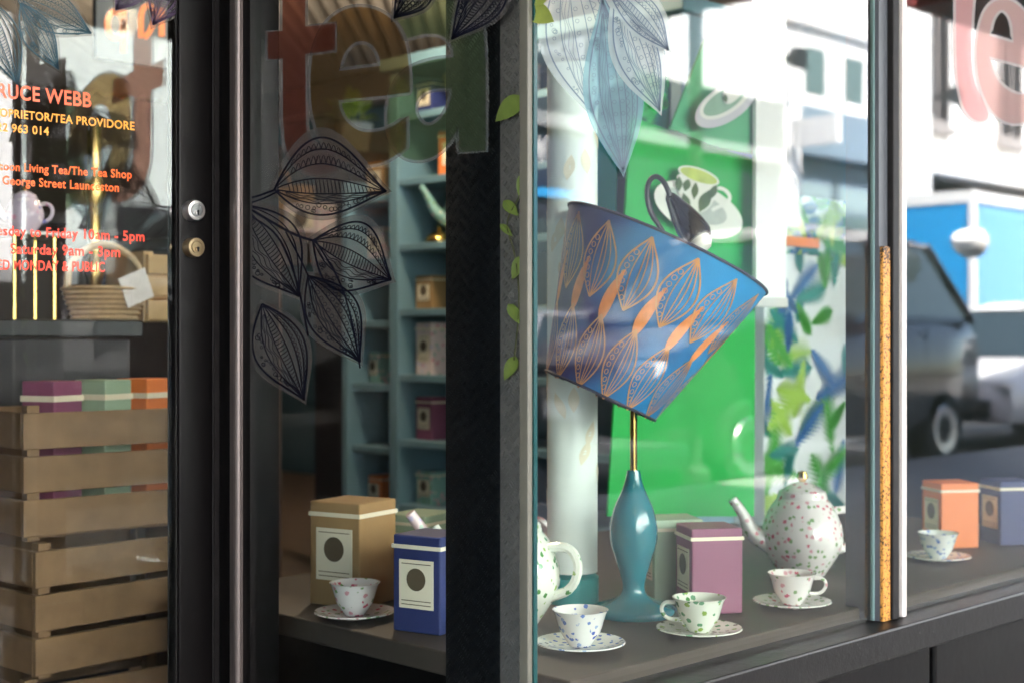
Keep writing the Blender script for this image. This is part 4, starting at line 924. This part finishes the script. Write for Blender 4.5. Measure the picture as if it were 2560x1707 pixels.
# tropical print box
def pr(px, py): return at_y(px, py, 2.25)
tb0, tb1 = pr(1910, 1010), pr(2118, 505)
tp = thing('tropical_print_bag', 'gift bag printed with tropical palm leaves and an orange band', 'gift bag', ((tb0.x+tb1.x)/2, 2.25, .44))
zlo = .44; dpt_ = .16
obj('bag_body', B().box((tb0.x, 2.25, zlo), (tb1.x, 2.25+dpt_, tb1.z)), mat('bag_white', (.62, .66, .68), .55), tp)
ml = [mat('palm_green', (.06, .3, .05), .5), mat('palm_lime', (.3, .48, .08), .5), mat('palm_blue', (.03, .12, .3), .5), mat('palm_teal', (.02, .2, .18), .5)]
def palms(par, X0, X1, Z0, Z1, Y0, cnt, seed, mts, l0=.09, l1=.2):
    rr = random.Random(seed)
    for k in range(cnt):
        ca_ = rr.uniform(0, 6.28); cx_ = rr.uniform(X0, X1); cz_ = rr.uniform(Z0, Z1); bz = B(); Lf = rr.uniform(l0, l1)
        tx, tz = math.cos(ca_), math.sin(ca_); yy = Y0-.001-.00006*k
        C_ = lambda x, z: (min(max(x, X0+.001), X1-.001), yy, min(max(z, Z0+.001), Z1-.001))
        for q in range(12):
            s_ = q/11; bx, bz_ = cx_+tx*Lf*s_, cz_+tz*Lf*s_; ll = .42*Lf*math.sin(math.pi*(.15+.8*s_))
            for sg_ in (-1, 1):
                ex2, ez2 = tx*.75-tz*sg_*.66, tz*.75+tx*sg_*.66
                bz.add([C_(bx-tx*.005, bz_-tz*.005), C_(bx+ex2*ll, bz_+ez2*ll), C_(bx+tx*.012, bz_+tz*.012)], [(0, 1, 2)])
        obj('leaf_print', bz, mts[k % len(mts)], par)
palms(tp, tb0.x, tb1.x, zlo, tb1.z, 2.25, 60, 9, ml)
palms(tp, tb0.x, tb1.x, tb1.z-.17, tb1.z, 2.2455, 34, 17, ml, .07, .14)
q0, q1 = pr(1946, 614), pr(2038, 598)
obj('orange_band', B().box((q0.x, 2.236, q0.z), (q1.x, 2.241, q1.z)), mat('band_orange', (.72, .22, .07), .5, noise=.2), tp)
obj('handle', B().tube([(tb0.x+.07, 2.245, tb1.z-.01), (tb0.x+.08, 2.243, tb1.z+.06), (tb0.x+.15, 2.243, tb1.z+.06), (tb0.x+.16, 2.245, tb1.z-.01)], .004, 8), mat('rope_white', (.7, .7, .68), .8), tp, True)

g0, g1 = at_y(1585, 330, 2.08), at_y(1672, 190, 2.08)
pb = thing('palm_board', 'small dark green palm print board between the green boards and the blue leaf drawings', 'display board', (g0.x, 2.08, g0.z))
obj('board', B().box((g0.x, 2.08, g0.z), (g1.x, 2.086, g1.z)), mat('deep_green', (.01, .12, .07), .5), pb)
palms(pb, g0.x, g1.x, g0.z, g1.z, 2.08, 16, 3, [mat('palm_bright', (.03, .42, .10), .5), ml[3]], .05, .11)
board('display_board', [(1792, 368), (1890, 366), (1890, 402)], YBd+.03, mat('cobalt_card', (.06, .22, .75), .5), 'small blue triangle of card between the two green boards')
board('display_board', [(1482, 330), (1546, 330), (1530, 900), (1482, 900)], 2.3, mat('mirrored_sign_blue', (.04, .36, .80), .5), 'narrow bright blue card standing in for a mirrored sign behind the tall lantern')  # bright blue paints in the reflection of a sign
# lower display: cups and tins along the platform
chn = [floral('chn_blue', (.72, .72, .7), (.05, .1, .42), (.12, .2, .5), (.3, .4, .62), 70), floral('chn_green', (.7, .72, .64), (.06, .22, .05), (.25, .4, .08), (.12, .3, .16), 60), floral('chn_rose', (.74, .70, .68), (.55, .10, .16), (.2, .34, .14), (.62, .3, .34), 65)]
def teacup(loc, m, lb, rz):
    t = thing('teacup', lb, 'teacup', loc, rz, 'teacups on the display platform')
    obj('saucer', B().lathe([(.03, 0), (.04, .002), (.075, .012), (.074, .014), (.038, .006), (0, .006)], 32), m, t, True, local=True)
    obj('cup', B().lathe([(.018, .0065), (.022, .012), (.034, .03), (.043, .06), (.047, .066), (.045, .066), (.040, .058), (.031, .03), (.018, .014), (0, .013)], 32), m, t, True, local=True)
    obj('handle', B().tube([(.042, 0, .055), (.06, 0, .056), (.067, 0, .042), (.056, 0, .026), (.034, 0, .026)], .0035, 8), m, t, True, local=True)
zp = .441
for (x, y, k, rz, lb) in ((1.72, 1.56, 0, .6, 'blue and white teacup on the platform closest to the glass corner'), (1.95, 1.49, 1, 2.2, 'green leaf teacup on the platform below the blue lampshade'), (2.28, 1.52, 2, -.8, 'rose patterned teacup on the platform below the tropical bag'), (3.0, 1.6, 0, 1.1, 'blue and white teacup on the platform past the window post')):
    teacup((x, y, zp), chn[k], lb, rz)
teapot((2.62, 1.72, zp), chn[2], 'rose patterned teapot on the display platform past the window post', 1.1, 2.4, None, 'teapot', None)
teapot((1.80, 1.80, zp), chn[1], 'green leaf teapot on the display platform below the tall lantern', 1.1, 2.0, None, 'teapot', None)
for (x, y, m, lb) in ((2.15, 1.62, cols[4], 'plum tea box on the display platform between the teacups'), (2.20, 1.75, cols[6], 'sage green tea box on the display platform behind the plum one'), (3.25, 1.7, cols[2], 'orange tea box on the display platform past the window post'), (3.4, 1.62, cols[5], 'navy tea box at the far end of the display platform')):
    teabox((x, y, zp), m, lb, (.1, .1, .16), -.6, 'tea boxes on the display platform')

for (x, y, m, lb, sz) in ((1.66, 1.86, cols[5], 'navy tea box standing in the entrance window closest to the glass', (.1, .1, .17)), (1.80, 1.98, cols[2], 'orange tea box behind the navy one in the entrance window', (.1, .1, .13)),
        (1.72, 2.16, kraft, 'brown kraft box in the entrance window beside the door jamb', (.12, .12, .2)), (1.95, 2.22, cols[6], 'sage green box at the back of the entrance window', (.12, .1, .15))):
    teabox((x, y, zp), m, lb, sz, .25, 'tea boxes in the entrance window')
teapot((1.95, 2.02, zp), rose, 'rose floral teapot on the platform in the entrance window', 1.15, 2.7, None, 'teapot', None)
teacup((1.62, 2.03, zp), chn[2], 'rose patterned teacup on the platform in the entrance window', .5)

ct = mat('crate_timber', (.20, .115, .055), .7, noise=.35, nscale=18)
for k, lb in enumerate(('lowest wooden crate of the stack behind the door glass', 'middle wooden crate of the stack behind the door glass', 'topmost wooden crate of the stack behind the door glass, tins showing')):
    z0 = .011+k*.272; t = thing('wooden_crate', lb, 'crate', (1.50, 2.78, z0), (-.05, .06, -.03)[k], 'stacked crates behind the door')
    for q in range(3):
        for y in (-.165, .153): obj('slat', B().box((-.23, y, .01+q*.086), (.23, y+.012, .082+q*.086), .002), ct, t, local=True)
        for x in (-.23, .218): obj('slat', B().box((x, -.152, .01+q*.086), (x+.012, .152, .082+q*.086), .002), ct, t, local=True)
    for x in (-.217, .192):
        for y in (-.1525, .1275): obj('corner_post', B().box((x, y, 0), (x+.025, y+.025, .268)), ct, t, local=True)
    obj('crate_base', B().box((-.19, -.125, .0), (.19, .125, .012)), ct, t, local=True)
for k, (x, y, m, lb) in enumerate(((1.38, 2.73, cols[4], 'plum tea box sticking out of the topmost crate'), (1.50, 2.74, cols[6], 'sage green tea box sticking out of the topmost crate'), (1.61, 2.76, cols[2], 'orange tea box sticking out of the topmost crate'))):
    teabox((x, y, .569), m, lb, (.085, .085, .30), -1.2, 'tea boxes in the topmost crate')
